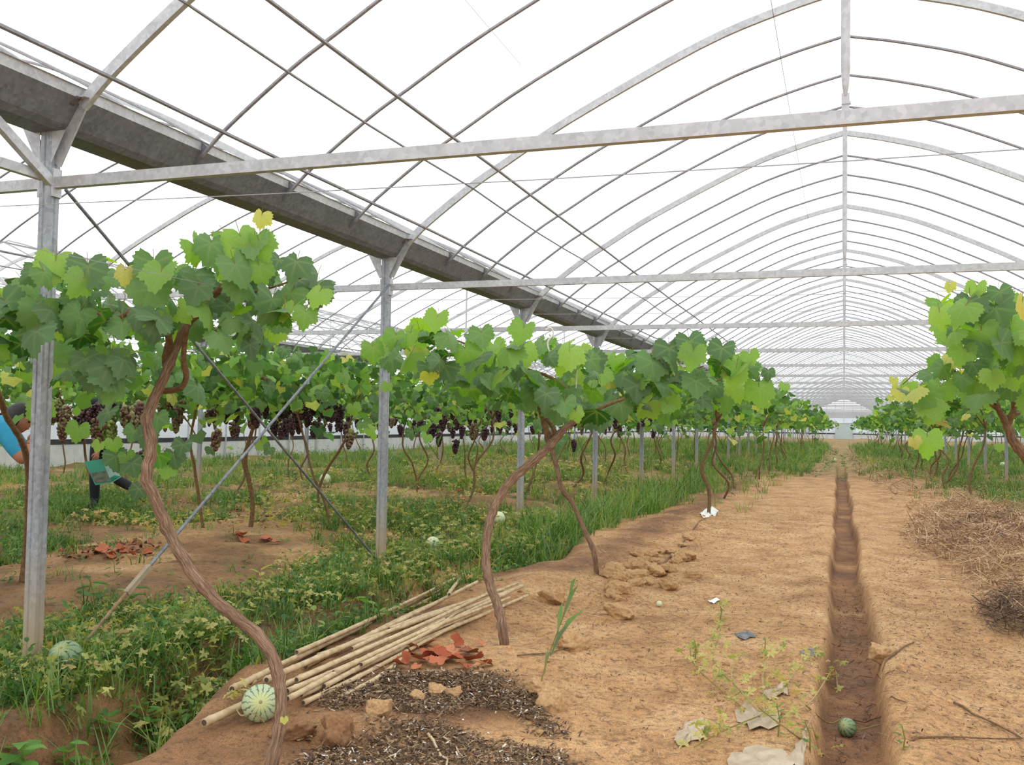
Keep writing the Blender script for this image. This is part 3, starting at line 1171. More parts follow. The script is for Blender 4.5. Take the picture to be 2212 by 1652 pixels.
# second, thinner one on the trodden bank
b = ground_pt(1290, 1238)
v3, P3 = near_vine('slender grapevine on the trodden bank, its wide leafy top reaching over the path', b - np.array([0, 0, .05]),
                   [(1282, 1190), (1262, 1145), (1236, 1085), (1214, 1055), (1200, 1000), (1190, 950), (1200, 905)],
                   [.024, .023, .021, .023, .02, .016], (depth(b), 8.9))
for k, (pts, r) in enumerate((([(1196, 940), (1260, 900), (1340, 860), (1430, 820), (1520, 790)], (.02, .014, .006)), ([(1430, 820), (1520, 830), (1600, 800)], (.01, .004)))):
    gnarly([at(u, v, 8.8) for u, v in pts], r, 'branch', v3, MT['bark2'], 25 + k, 6, 4)
CP3 = [(1240, 760), (1380, 768), (1480, 745), (1590, 755), (1640, 800), (1655, 850), (1610, 850), (1540, 850), (1450, 900), (1380, 880), (1330, 915), (1290, 890), (1240, 880)]
canopy(v3, CP3, 120, lambda u, v: 8.6, .14, 41, .25, .02, .8)
for (u, v, s, k) in ((1410, 800, .19, 'leaf'), (1445, 770, .17, 'leaf'), (1490, 755, .16, 'leaf'), (1560, 770, .15, 'leaf'), (1590, 815, .16, 'leaf2'), (1640, 855, .17, 'leaf2'), (1660, 820, .08, 'leaf'), (1620, 785, .1, 'leaf2'), (1375, 850, .15, 'leaf'), (1340, 890, .15, 'leaf')):
    vw = -ray(u, v)
    put_leaf(v3, at(u, v - 18, 7.9), s, vw / np.linalg.norm(vw) + np.array([R0.uniform(-.4, .4), 0, R0.uniform(.1, .6)]), (R0.uniform(-.4, .4), R0.uniform(-.3, .3), -1), k, R0)

# right hand vine hanging into the path
b = np.array([1.95, 7.0, gz(1.95, 7.0) - .05])
v4, P4 = near_vine('grapevine with big pale leaves reaching over the straw heap', b,
                   [(2350, 1180), (2262, 1050), (2214, 985), (2188, 950), (2174, 915), (2158, 885), (2150, 862)], [.038, .038, .036, .036, .030, .022, .016], (7.0, 7.0))
for k, (pts, r) in enumerate((([(2176, 918), (2190, 880), (2185, 840), (2200, 800)], (.026, .018, .01)), ([(2160, 888), (2100, 840), (2060, 800), (1990, 800), (1950, 830)], (.014, .008, .003)), ([(2174, 900), (2210, 890), (2260, 870)], (.012, .008)))):
    gnarly([at(u, v, 7.0) for u, v in pts], r, 'branch', v4, MT['bark2'], 35 + k, 6, 4)
CP4 = [(2010, 660), (2050, 630), (2120, 650), (2280, 640), (2280, 880), (2130, 850), (2080, 870), (2030, 915), (1965, 890), (1935, 830), (1990, 800), (2050, 770), (2040, 730)]
canopy(v4, CP4, 115, lambda u, v: 6.6 - .8 * (u > 2060) * (v < 780), .125, 51, .5, .06, .6)
for (u, v, s, k) in ((2095, 675, .17, 'leaf'), (2150, 690, .18, 'leaf'), (2030, 700, .13, 'leaf2'), (2120, 740, .17, 'leaf2'), (2190, 760, .19, 'leaf2'), (2050, 640, .06, 'leaf3'), (2110, 645, .1, 'leaf2'), (2160, 655, .12, 'leaf'), (2110, 850, .16, 'leaf'), (2030, 860, .16, 'leaf2'), (2015, 905, .15, 'leaf2'), (2080, 780, .13, 'leaf2'), (2195, 830, .15, 'leaf2'), (2185, 720, .13, 'leaf2')):
    vw = -ray(u, v)
    put_leaf(v4, at(u, v - 25, 5.6 if v < 800 else 6.3), s * .8, vw / np.linalg.norm(vw) + np.array([R0.uniform(-.4, .4), 0, R0.uniform(.1, .5)]), (R0.uniform(-.4, .4), R0.uniform(-.3, .3), -1), k, R0)
for (u, v, s, k) in ((2003, 945, .2, 'leaf2'), (1975, 950, .09, 'leaf3'), (1945, 845, .11, 'leaf3'), (1975, 860, .13, 'leaf3'), (1930, 820, .06, 'leaf3'), (1960, 830, .12, 'leaf2'), (1925, 858, .05, 'leaf3')):
    vw = -ray(u, v)
    put_leaf(v4, at(u, v, 8.), s * .85, vw / np.linalg.norm(vw) + np.array([R0.uniform(-.4, .4), 0, .3]), (R0.uniform(-.4, .4), .1, -1), k, R0)

# ---- vines of the rows
def row_vine(x, y, label, group, seed, nleaf=60, trunk=None, grapes=0, gkey=None, fol=FOL_NEAR, side=0., zt=1.55, thin=.022):
    R = random.Random(seed)
    z = gz(x, y)
    vn = empty('grapevine', (x, y, z - .04), label, 'vine', group)
    b = np.array([x, y, z - .04])
    if trunk is None:
        lean = R.uniform(-.45, .45) + side
        ly = R.uniform(-.4, .4)
        P = [b]
        for t in (.22, .45, .7, 1.):
            P.append(b + np.array([lean * t + R.gauss(0, .07), ly * t + R.gauss(0, .07), (zt - .05) * t]))
    else:
        P = [b] + list(trunk)
    gnarly(P, [thin * .8, thin * .78, thin * .65, thin * .5], 'trunk', vn, MT['bark2'], seed, 6, 4)
    top = P[-1]
    for k in range(2):
        a = R.uniform(0, 2 * PI)
        q = top + np.array([math.cos(a) * .5, math.sin(a) * .7, .22])
        q2 = q + np.array([math.cos(a) * .35, math.sin(a) * .5, .02])
        gnarly([P[-2] * .3 + top * .7, (top + q) / 2 + np.array([0, 0, .06]), q, q2], [thin * .6, thin * .4, thin * .2], 'branch', vn, MT['bark2'], seed + k, 5, 3)
    f = link('foliage', fol[seed % 4], vn, (top[0] - x, top[1] - y, -z + .04 + (zt - 1.55)))
    f.rotation_euler = (0, 0, R.choice((0, PI)))
    tag(f, kind='stuff')
    for i in range(nleaf):
        dx = max(-1.1, min(1.1, R.gauss(0, .55)))
        p = np.array([top[0] + dx, top[1] + R.uniform(-1.4, 1.2), zt + R.random() ** .8 * .55 + .1 * math.cos(2 * dx) - .05])
        if R.random() < .2:
            p[2] -= R.uniform(.1, .55)
        vw = EYE - p
        nr, tp = rand_leaf_frame(R, vw / np.linalg.norm(vw), .4)
        put_leaf(vn, p, R.uniform(.075, .13), nr, tp, pick_key(R, .26, .045), R)
    for i in range(grapes):
        p = np.array([top[0] + R.gauss(0, .45), top[1] + R.uniform(-1.2, 1.0), zt - .02 - R.random() * .25])
        put_bunch(vn, p, gkey or R.choice(('dark_grape', 'dark_grape', 'mid_grape')), R)
    return vn


# explicit trunks seen in the picture (row under the neighbouring span and others)
def drawn(pts, label, seed, grp, nleaf=60, grapes=0, gkey=None, thin=.03, zd=0., z_top=None):
    b = ground_pt(*pts[0])
    zc = depth(b)
    tr = [at(u, v, zc + zd * i) for i, (u, v) in enumerate(pts[1:])]
    vine = row_vine(b[0], b[1], label, grp, seed, nleaf, tr, grapes, gkey, thin=thin, zt=max(1.45, float(tr[-1][2])) if z_top is None else z_top)
    return vine


G1 = 'grapevines of the neighbouring span'
drawn([(540, 1142), (546, 1090), (538, 1040), (530, 990), (545, 930), (560, 880), (585, 810)], 'knobbly dark grapevine behind the crossing of the brace rods', 61, G1, 70, 14, 'dark_grape', .036, z_top=1.6)
drawn([(690, 1106), (688, 1060), (706, 1015), (738, 965), (752, 930), (770, 860)], 'slanting thin grapevine between the brace rods and the second post', 62, G1, 70, 9, 'dark_grape', .028, z_top=1.6)
drawn([(440, 1142), (430, 1080), (420, 1010), (412, 950), (430, 850)], 'thin grapevine standing behind the melon vine trunk, bearing ripening grapes', 63, G1, 60, 8, 'mid_grape', .024, z_top=1.6)
drawn([(46, 1258), (56, 1190), (62, 1090), (60, 1000), (42, 945), (12, 895), (-10, 830)], 'dark grapevine in front of the person in the turquoise shirt', 64, G1, 75, 0, 'mid_grape', .032, zd=-.24, z_top=1.62)
drawn([(1040, 1040), (1012, 990), (1030, 940), (1045, 880)], 'crooked grapevine heavy with dark bunches between two posts', 65, G1, 70, 14, 'dark_grape', .026, z_top=1.5)
drawn([(905, 1050), (890, 1000), (870, 960), (880, 880)], 'thin grapevine with dry hanging strands just past the second post', 66, G1, 60, 6, 'dark_grape', .026, z_top=1.5)
drawn([(270, 1075), (240, 1020), (222, 970), (230, 900)], 'thin grapevine beside the person in black', 67, G1, 60, 12, 'mid_grape', .022, z_top=1.6)
drawn([(1530, 1112), (1532, 1060), (1515, 1010), (1540, 950), (1552, 890)], 'forked grapevine beside the white scrap on the bank', 68, 'grapevines of the path row', 80, 0, None, .034, z_top=1.55)
drawn([(2012, 1036), (2026, 1005), (2020, 975), (2035, 930)], 'bent grapevine leaning behind the straw heap', 69, 'grapevines beyond the straw heap', 60, 0, None, .03, z_top=1.5)
drawn([(2030, 1050), (2066, 1015), (2072, 970), (2088, 910)], 'crossed thin grapevine stems behind the straw heap', 70, 'grapevines beyond the straw heap', 60, 0, None, .03, z_top=1.5)
drawn([(1975, 1015), (1985, 985), (1980, 950), (1975, 905)], 'thin upright grapevine at the weedy edge past the straw', 71, 'grapevines beyond the straw heap', 55, 0, None, .03, z_top=1.5)

k = 100
ROWS = [(-2.15, [18.5, 21.5, 25, 28] + list(np.arange(31.5, 100, 3.6)), 'grapevine in the path row leaning over the bank', 'grapevines of the path row', 0),
        (2.2, [14.5, 19.5, 22.5, 25.5, 28.5] + list(np.arange(32, 100, 3.6)), 'grapevine in the row across the ditch', 'grapevines beyond the straw heap', 0),
        (-5.2, [9.6, 12.6, 15.4, 18.4, 21.4, 24.5] + list(np.arange(28, 70, 3.6)), 'grapevine in the row just behind the furrow posts', 'grapevines behind the furrow posts', 2),
        (-7.2, [7.2, 15.6, 18.4, 24, 27] + list(np.arange(30.5, 70, 3.6)), 'grapevine carrying dark bunches under the neighbouring span', G1, 8),
        (-10.0, [8.2, 11.2, 14, 16.8, 19.6, 22.6, 25.6] + list(np.arange(29, 80, 3.8)), 'grapevine in front of the far gutter posts', 'grapevines by the far gutter', 6),
        (-13.8, [13, 16, 19, 22, 25, 28] + list(np.arange(32, 70, 4)), 'grapevine beyond the far gutter posts', 'grapevines past the far gutter', 3),
        (-17.2, [18, 21.5, 25, 29] + list(np.arange(33, 60, 4.5)), 'grapevine near the film side wall', 'grapevines by the side wall', 0),
        (6.2, [20, 23, 26, 29.5] + list(np.arange(33, 90, 4)), 'grapevine in the row behind the straw heap posts', 'grapevines behind the straw heap posts', 0),
        (9.8, [27, 30.5] + list(np.arange(34, 90, 4)), 'grapevine in the last visible row past the straw heap', 'grapevines of the last row', 0)]
for x, ys, lab, grp, ng in ROWS:
    for y in ys:
        k += 1
        R = random.Random(k)
        zc = depth((x, y, 1))
        nl = 60 if zc < 16 else (45 if zc < 24 else (24 if zc < 29 else 0))
        side = -.25 if x in (-2.15,) else (.2 if x == 2.2 else 0)
        row_vine(x + R.uniform(-.15, .15), y + R.uniform(-.3, .3), lab, grp, k, nl, None, ng if zc < 26 else (ng // 2 if zc < 40 else 0), None,
                 FOL_NEAR if zc < 26 else FOL_FAR, side, 1.52 + R.uniform(-.05, .05), R.uniform(.02, .03))

# bunches the picture shows plainly, hung on the vines nearest to them
def nearest_vine(p):
    best, bd = None, 1e9
    for o in VINES:
        d = (o.location.x - p[0]) ** 2 + (o.location.y - p[1]) ** 2
        if d < bd:
            best, bd = o, d
    return best


VINES = [o for o in COL.objects if o.name.startswith('grapevine')]
RB = random.Random(3)
for (u, v, key, s, zc) in ((140, 885, 'mid_grape', 1.1, 8.), (190, 885, 'dark_grape', 1.2, 8.), (175, 905, 'dark_grape', 1.1, 8.1), (210, 880, 'dark_grape', 1., 8.), (120, 875, 'mid_grape', 1., 8.), (235, 900, 'green_grape', 1.2, 8.),
                           (270, 885, 'mid_grape', 1.1, 8.), (300, 875, 'mid_grape', 1.1, 8.2), (285, 900, 'mid_grape', 1., 8.), (215, 910, 'mid_grape', 1., 7.9), (305, 985, 'dark_grape', .8, 8.), (240, 925, 'green_grape', 1., 8.), (315, 950, 'dark_grape', .8, 8.2),
                           (605, 880, 'dark_grape', 1.1, 11.5), (575, 885, 'dark_grape', 1., 11.5), (660, 870, 'dark_grape', 1.4, 11.5), (680, 865, 'dark_grape', 1.3, 11.6), (695, 880, 'dark_grape', 1., 11.6), (718, 875, 'dark_grape', 1.2, 11.6), (625, 865, 'dark_grape', 1.2, 11.6), (490, 890, 'dark_grape', 1., 11.3), (510, 895, 'dark_grape', .9, 11.3), (470, 880, 'green_grape', 1., 11.2),
                           (945, 890, 'dark_grape', 1.3, 16.), (955, 905, 'dark_grape', 1.2, 16.), (980, 890, 'dark_grape', 1.3, 16.), (935, 925, 'dark_grape', 1.3, 16.), (950, 945, 'dark_grape', 1.2, 16.), (985, 915, 'dark_grape', 1.1, 16.), (1000, 930, 'dark_grape', 1., 16.), (985, 960, 'dark_grape', 1.1, 16.), (1055, 890, 'dark_grape', 1.1, 16.), (1075, 890, 'dark_grape', 1.2, 16.), (1050, 935, 'dark_grape', 1., 16.),
                           (1240, 960, 'dark_grape', .9, 17.), (1325, 905, 'dark_grape', 1.2, 18.), (1105, 895, 'dark_grape', 1., 16.5), (1405, 905, 'dark_grape', 1.2, 20.), (1430, 905, 'dark_grape', 1.2, 20.), (1390, 912, 'dark_grape', 1.2, 20.)):
    p = at(u, v - 12, zc)
    put_bunch(nearest_vine(p), p, key, RB, s)
# low hanging leaves between the melon vine and the post
VL = nearest_vine(at(250, 960, 7.5))
for (u, v, s, k) in ((170, 925, .12, 'leaf2'), (245, 955, .09, 'leaf2'), (215, 960, .07, 'leaf2'), (250, 985, .13, 'leaf'), (285, 1000, .12, 'leaf'), (275, 985, .09, 'leaf2'), (345, 985, .11, 'leaf2'), (320, 935, .13, 'leaf'), (290, 930, .1, 'leaf'), (375, 980, .12, 'leaf'), (395, 960, .1, 'leaf'), (365, 1010, .1, 'leaf2'), (340, 900, .12, 'leaf'), (300, 1055, .1, 'leaf')):
    vw = -ray(u, v)
    put_leaf(VL, at(u, v, 7.6), s, vw / np.linalg.norm(vw) + np.array([RB.uniform(-.4, .4), 0, .3]), (RB.uniform(-.6, .6), .1, -1), k, RB)

# ------------------------------------------------------------------ weeds and grass (nobody could count them)
MT['grass'] = leaf_mat('grass_blade', [(0, srgb(58, 100, 40)), (.4, srgb(82, 130, 54)), (.75, srgb(108, 152, 68)), (.92, srgb(146, 164, 86)), (1, srgb(188, 168, 104))], srgb(140, 160, 100), .35, vein_k=0)
MT['weed'] = leaf_mat('broad_weed', [(0, srgb(60, 96, 48)), (.4, srgb(84, 128, 60)), (.8, srgb(112, 152, 76)), (1, srgb(150, 168, 90))], srgb(150, 170, 130), .35, vein_k=0)
MT['wilt'] = leaf_mat('wilting_melon_leaf', [(0, srgb(136, 150, 80)), (.3, srgb(178, 180, 106)), (.7, srgb(208, 198, 134)), (1, srgb(192, 160, 106))], srgb(190, 186, 140), .35, vein_k=0)


def blade(L, w, bend, az, base=(0, 0)):
    V = []
    for i, t in enumerate((0, .35, .7, 1)):
        r = bend * t * t * L
        z = L * t * (1 - .35 * bend * t)
        ww = w * (1, .9, .55, 0)[i]
        c, s = math.cos(az), math.sin(az)
        for sg in ((-1, 1) if i < 3 else (0,)):
            V.append((base[0] + r * c - sg * ww * s, base[1] + r * s + sg * ww * c, z))
    return V, [(0, 1, 3), (0, 3, 2), (2, 3, 5), (2, 5, 4), (4, 5, 6)]


def tuft(seed, n, L, w, rad):
    R = random.Random(seed)
    V, T = [], []
    for i in range(n):
        v, t = blade(L * R.uniform(.55, 1.1), w * R.uniform(.7, 1.2), R.uniform(.2, 1.1), R.uniform(0, 2 * PI), (R.gauss(0, rad), R.gauss(0, rad)))
        T += [tuple(j + len(V) for j in q) for q in t]
        V += v
    return np.array(V), np.array(T)


def ovate(L, w, n=3):
    V = [(0, 0, 0)]
    for t, ww in ((.25, .8), (.5, 1.), (.78, .6)):
        V += [(-w * ww, L * t, .06 * L), (w * ww, L * t, .06 * L), (0, L * t, -.02 * L)]
    V.append((0, L, -.1 * L))
    T = [(0, 3, 1), (0, 2, 3)]
    for k in (0, 1):
        a = 1 + 3 * k
        T += [(a, a + 2, a + 5), (a, a + 5, a + 3), (a + 2, a + 1, a + 4), (a + 2, a + 4, a + 5)]
    T += [(7, 9, 10), (9, 8, 10)]
    return np.array(V), np.array(T)


def broad(seed, n, H, L, w):
    R = random.Random(seed)
    V, T = [], []
    lv, lt = ovate(L, w)
    for i in range(n):
        h = H * (i + 1) / n * R.uniform(.8, 1.1)
        a = i * 2.4 + R.uniform(-.5, .5)
        s = R.uniform(.6, 1.1) * (1.2 - .4 * i / n)
        tilt = R.uniform(-.5, .6)
        d = np.array([math.cos(a) * math.cos(tilt), math.sin(a) * math.cos(tilt), math.sin(tilt)])
        Rm = rot_to(np.array([-d[0] * d[2], -d[1] * d[2], 1 - d[2] ** 2]) + 1e-6, d)
        P = (lv * s) @ Rm.T + np.array([math.cos(a) * .02, math.sin(a) * .02, h])
        T += [tuple(int(j) + len(V) for j in q) for q in lt]
        V += [tuple(p) for p in P]
    sv = [(.003, 0, 0), (-.003, .002, 0), (0, -.003, 0), (0, 0, H)]
    T += [tuple(j + len(V) for j in q) for q in ((0, 1, 3), (1, 2, 3), (2, 0, 3))]
    V += sv
    return np.array(V), np.array(T)


def lobed(L, seed=0):
    """cut melon leaf: five rounded lobes, each notched"""
    R = random.Random(seed)
    pts = []
    n = 21
    for k in range(n):
        t = -2.5 + 5.0 * k / (n - 1)
        lobe = .5 + .5 * math.cos(t * 2 * PI / 1.15)
        r = L * (.42 + .5 * lobe ** .8) * (1 - .12 * abs(t)) * R.uniform(.85, 1.12)
        pts.append((r * math.sin(t), r * math.cos(t), L * R.uniform(-.14, .14) - .1 * r))
    V = [(0, 0, 0)] + pts
    T = [(0, k + 1, k) for k in range(1, n)]
    return np.array(V), np.array(T)


def melon_patch(seed, n):
    R = random.Random(seed)
    V, T = [], []
    for i in range(n):
        lv, lt = lobed(R.uniform(.025, .05), seed * 31 + i)
        a = R.uniform(0, 2 * PI)
        nr = np.array([R.gauss(0, .6), R.gauss(0, .6), 1.])
        P = lv @ rot_to(nr, (math.cos(a), math.sin(a), 0)).T + np.array([R.gauss(0, .11), R.gauss(0, .11), R.uniform(.01, .15)])
        T += [tuple(int(j) + len(V) for j in q) for q in lt]
        V += [tuple(p) for p in P]
    return np.array(V), np.array(T)


TUFT = [tuft(i, 9, .17, .0035, .03) for i in range(4)]
TALL = [tuft(10 + i, 12, .42, .005, .05) for i in range(3)]
BROAD = [broad(i, 9 + i, .12 + .04 * i, .055, .016) for i in range(3)]
CREEP = [broad(20 + i, 7, .05, .035, .010) for i in range(2)]
MELON = [melon_patch(i, 9) for i in range(3)]


def weed_density(x, y):
    left = (1 - sstep(-3.05, -2.72, x + .25 * fbm(x, y, .5, 2, 41)))
    patch = .5 + 1.1 * fbm(x, y, 1.3, 3, 43)
    bare = np.exp(-(((x + 5.6) / 1.0) ** 4 + ((y - 6.4) / 1.9) ** 4))
    bare2 = np.exp(-(((x + 6.3) / 1.1) ** 4)) * sstep(8, 9.5, y) * (1 - sstep(14, 17, y))
    rows = .55 * np.exp(-((x + 7.2) / .5) ** 2) * (1 - sstep(20, 30, y))
    patch = sstep(.26, .82, patch)
    low = (1 - sstep(4.2, 5.6, y)) * .5 * sstep(-3.75, -3.35, x) - .3 * np.exp(-(((x + 4.1) / .6) ** 2 + ((y - 4.0) / .7) ** 2))
    d = left * np.clip(.05 + patch * .98 - low - .97 * bare - .6 * bare2 - rows, 0.01, 1)
    near = np.exp(-((x + 3.5) / .7) ** 4) * (1 - sstep(9, 14, y))
    d = np.maximum(d, left * near * np.clip(.12 + patch - low, .03, 1))
    right = sstep(1.95, 2.7, x + .4 * fbm(x, y, .7, 2, 45)) * sstep(4.5, 9, y)
    d = np.maximum(d, right * np.clip(.6 + patch, .1, 1))
    mid = sstep(25, 33, y) * (.45 + .5 * sstep(.7, 1.6, np.abs(x)) + .6 * fbm(x, y, 1.5, 2, 47)) * .9
    edge = .4 * sstep(15, 21, y) * np.maximum(sstep(-1.2, -2.2, x), sstep(1.1, 1.9, x)) * np.clip(.4 + patch, 0, 1)
    d = np.maximum(d, np.clip(np.maximum(mid, edge), 0, 1) * (np.abs(x) < 3))
    return d


def sample(n, y0, y1, x0, x1, dens, seed):
    r = np.random.default_rng(seed)
    out = []
    tot = 0
    while tot < n:
        y = np.exp(r.uniform(math.log(y0), math.log(y1), n))
        x = r.uniform(x0, x1, n)
        k = (r.random(n) < dens(x, y))
        # only as wide as could be seen from about here
        k &= (x > -1.15 * y - 1.5) & (x < .38 * y + 2) & (x > -19.6)
        out.append(np.stack([x[k], y[k]], -1))
        tot += k.sum()
    return np.concatenate(out)[:n]


def weeds(name, templ, n, region, scale, mat, label, seed, dens=weed_density, grow=True, bias=None):
    r = np.random.default_rng(seed)
    Vs, Ts, As, off = [], [], [], 0
    xy = sample(n, *region, dens, seed)
    z = gh(xy[:, 0], xy[:, 1]) - .01
    P = np.concatenate([xy, z[:, None]], 1)
    which = r.integers(0, len(templ), n)
    for k, (tv, tt) in enumerate(templ):
        m = which == k
        N = m.sum()
        a = r.uniform(0, 2 * PI, N)
        tl = r.normal(0, .14, (N, 2))
        c, s = np.cos(a), np.sin(a)
        Rm = np.zeros((N, 3, 3))
        Rm[:, 0, 0], Rm[:, 0, 1], Rm[:, 1, 0], Rm[:, 1, 1], Rm[:, 2, 2] = c, -s, s, c, 1
        Rm[:, 0, 2], Rm[:, 1, 2] = tl[:, 0], tl[:, 1]
        sc = scale * r.uniform(.6, 1.35, (N, 1))
        if grow:
            sc = sc * (1 + .03 * np.clip(P[m][:, 1:2] - 9, 0, 60))
        rn = np.clip(r.normal(.42, .2, N) + .5 * fbm(P[m][:, 0], P[m][:, 1], 1.2, 2, seed) + (bias or 0), 0, .999)
        V, T, A = scatter(tv, tt, P[m], Rm, sc, rn)
        Vs.append(V)
        Ts.append(T + off)
        As.append(A)
        off += len(V)
    o = link(name, np_mesh(name, np.concatenate(Vs), np.concatenate(Ts), mat, False, dict(rnd=np.concatenate(As))))
    return tag(o, label, 'weeds', None, 'stuff')


weeds('grass', TUFT, 5600, (2.6, 14, -12, -2.6), 1.0, MT['grass'], 'green grass tufts along the furrow and under the neighbouring vines', 301)
weeds('grass', TUFT, 7600, (12, 75, -20, -1), 1.15, MT['grass'], 'bright green grass spreading far under the vines towards the side wall', 302)
weeds('grass', TUFT, 5600, (4.5, 75, .5, 14), 1.1, MT['grass'], 'green grass behind the straw heap around the posts', 303)
weeds('broad_weeds', BROAD, 1900, (2.6, 14, -11, -2.6), .95, MT['weed'], 'leafy low weeds filling the furrow beside the mud-stained post', 304)
weeds('broad_weeds', BROAD + CREEP, 3400, (12, 60, -20, 12), 1.0, MT['weed'], 'leafy weeds scattered far down both sides of the path', 305)
weeds('creeping_weeds', CREEP, 2600, (2.6, 22, -11, -2.6), 1.0, MT['weed'], 'small creeping weeds on the soil left of the furrow', 306, bias=.15)
weeds('wilting_melon_vines', MELON, 560, (3.6, 13, -7, -2.7), 1.0, MT['wilt'], 'pale yellow wilting melon leaves around the cane bundle and second post', 307,
      dens=lambda x, y: weed_density(x, y) * np.clip(np.exp(-((x + 3.9) / .8) ** 2) + .5 * np.clip(.2 + 1.6 * fbm(x, y, .9, 2, 51), 0, 1), 0, 1))
weeds('wilting_melon_vines', MELON, 500, (9, 30, -12, -4), 1.1, MT['wilt'], 'dry yellowish leaves lying under the far vines', 308, dens=lambda x, y: np.clip(.25 + 1.2 * fbm(x, y, 1.2, 2, 53), 0, 1))
weeds('tall_grass', TALL, 420, (9, 24, -4, -2.6), 1.0, MT['grass'], 'tall bright green grass clump along the bank edge by the posts', 309,
      dens=lambda x, y: np.exp(-((x + 3.15) / .3) ** 2) * np.clip(.3 + np.exp(-((y - 15.) / 2.5) ** 2), 0, 1), bias=-.1)
weeds('tall_grass', TALL, 90, (3, 9, -4.6, -2.85), .75, MT['grass'], 'tall arching grass blades in the furrow near the mud-stained post', 310, dens=lambda x, y: np.exp(-((x + 3.4) / .5) ** 2) * (np.random.default_rng(1).random(x.shape) < .9))

# ------------------------------------------------------------------ canes
MT['cane'] = simple('dry_cane', srgb(170, 142, 104), srgb(222, 200, 162), 14, .7, bumps=.15)
MT['cane_cut'] = simple('cut_cane_end', srgb(62, 50, 42), srgb(92, 76, 60), 30, .8)


def cane(p, q, r0, r1, seed, label):
    R = random.Random(seed)
    p, q = np.asarray(p, float), np.asarray(q, float)
    L = np.linalg.norm(q - p)
    o = empty('cane', p, label, 'cane', 'canes in the bundle beside the melon')
    n = int(L / .022)
    nodes = set()
    k = R.randint(0, 3)
    while k < n:
        nodes.add(k)
        k += R.randint(8, 13)
    side = np.cross(q - p, (0, 0, 1))
    side /= np.linalg.norm(side)
    bow, ph = R.uniform(-.04, .04), R.uniform(0, 6)
    pts, rr = [], []
    for i in range(n + 1):
        t = i / n
        pts.append((q - p) * t + side * (bow * math.sin(PI * t) + .005 * math.sin(t * 8 + ph)))
        rr.append((r0 + (r1 - r0) * t) * (1.16 if i in nodes else 1.))
    MB().tube(pts, rr, 7).build('stalk', MT['cane'], o, None, True)
    d = (p - q) / L
    MB().tube([d * -.001, d * .002], r0 * .72, 7).build('cut_end', MT['cane_cut'], o)
    return o


RC = random.Random(77)
CL = [((392, 1566), (1000, 1262), .019), ((440, 1590), (1132, 1284), .018), ((500, 1528), (1012, 1256), .017), ((540, 1498), (990, 1268), .015), ((600, 1462), (985, 1260), .014),
      ((575, 1500), (1030, 1275), .016), ((610, 1500), (1085, 1290), .015), ((620, 1520), (1128, 1280), .015), ((640, 1500), (1060, 1300), .014), ((650, 1516), (1140, 1296), .015),
      ((585, 1475), (930, 1300), .013), ((640, 1440), (1000, 1258), .014), ((660, 1450), (960, 1300), .014), ((690, 1440), (1120, 1275), .014), ((620, 1540), (960, 1360), .014),
      ((655, 1528), (1000, 1345), .013), ((700, 1500), (1040, 1330), .013), ((720, 1480), (1100, 1310), .013), ((640, 1475), (900, 1345), .014), ((760, 1420), (1050, 1300), .012),
      ((780, 1460), (985, 1345), .012), ((735, 1515), (880, 1420), .012), ((880, 1400), (975, 1340), .011), ((970, 1312), (1004, 1254), .013), ((820, 1395), (905, 1330), .011), ((840, 1380), (1090, 1290), .012)]
for i, (a, b, r) in enumerate(CL):
    p, q = ground_pt(*a), ground_pt(*b)
    n = 24
    lift = max(gz(*(p + (q - p) * t)[:2]) - (p + (q - p) * t)[2] for t in np.linspace(.04, .96, n))
    lift = max(0, lift) * .55 + r + .02 * (i % 3)
    p[2] += lift + (.0 if i > 2 else -.01)
    q[2] += lift
    lab = 'dry pale cane lying in the bundle beside the melon'
    if i == 0:
        lab = 'thick dry cane whose cut end sticks out farthest among yellow leaves behind the melon'
    if i == 1:
        lab = 'thick dry cane with a dark cut end passing just under the melon'
    if i == 23:
        lab = 'short cane standing askew at the far tip of the bundle'
    cane(p, q, r, r * .68, 500 + i, lab)


# ------------------------------------------------------------------ watermelons
def melon_mat(name, pale, dark, yellow, nstripe=13):
    m, nt, b = new_mat(name)
    co = coord(nt)
    sx = nt.nodes.new('ShaderNodeSeparateXYZ')
    nt.links.new(co, sx.inputs[0])
    n = noise(nt, 5, 4, .65, co)
    ang = nt.nodes.new('ShaderNodeMath')
    ang.operation = 'ARCTAN2'
    nt.links.new(sx.outputs[1], ang.inputs[0])
    nt.links.new(sx.outputs[0], ang.inputs[1])
    a = mathn(nt, 'ADD', mathn(nt, 'MULTIPLY', ang.outputs[0], nstripe), mathn(nt, 'MULTIPLY', mathn(nt, 'SUBTRACT', n.outputs['Fac'], .5), 7.))
    s = mathn(nt, 'SINE', a)
    f = ramp(nt, [(.80, (0, 0, 0)), (.93, (.9, .9, .9))], mathn(nt, 'ADD', mathn(nt, 'MULTIPLY', s, .5), .5)).outputs[0]
    c = mixc(nt, pale, dark, f)
    c = mixc(nt, c, ramp(nt, [(.35, (.88, .9, .86)), (.65, (1.06, 1.06, 1.04))], noise(nt, 9, 5, .7, co).outputs['Fac']).outputs[0], .8, 'MULTIPLY')
    z = ramp(nt, [(.80, (0, 0, 0)), (.99, (1, 1, 1))], sx.outputs[2]).outputs[0]
    zz = mathn(nt, 'MULTIPLY', sx.outputs[2], 1.)
    c = mixc(nt, c, yellow, mathn(nt, 'MULTIPLY', z, .75))
    nt.links.new(c, b.inputs['Base Color'])
    b.inputs['Roughness'].default_value = .38
    return m


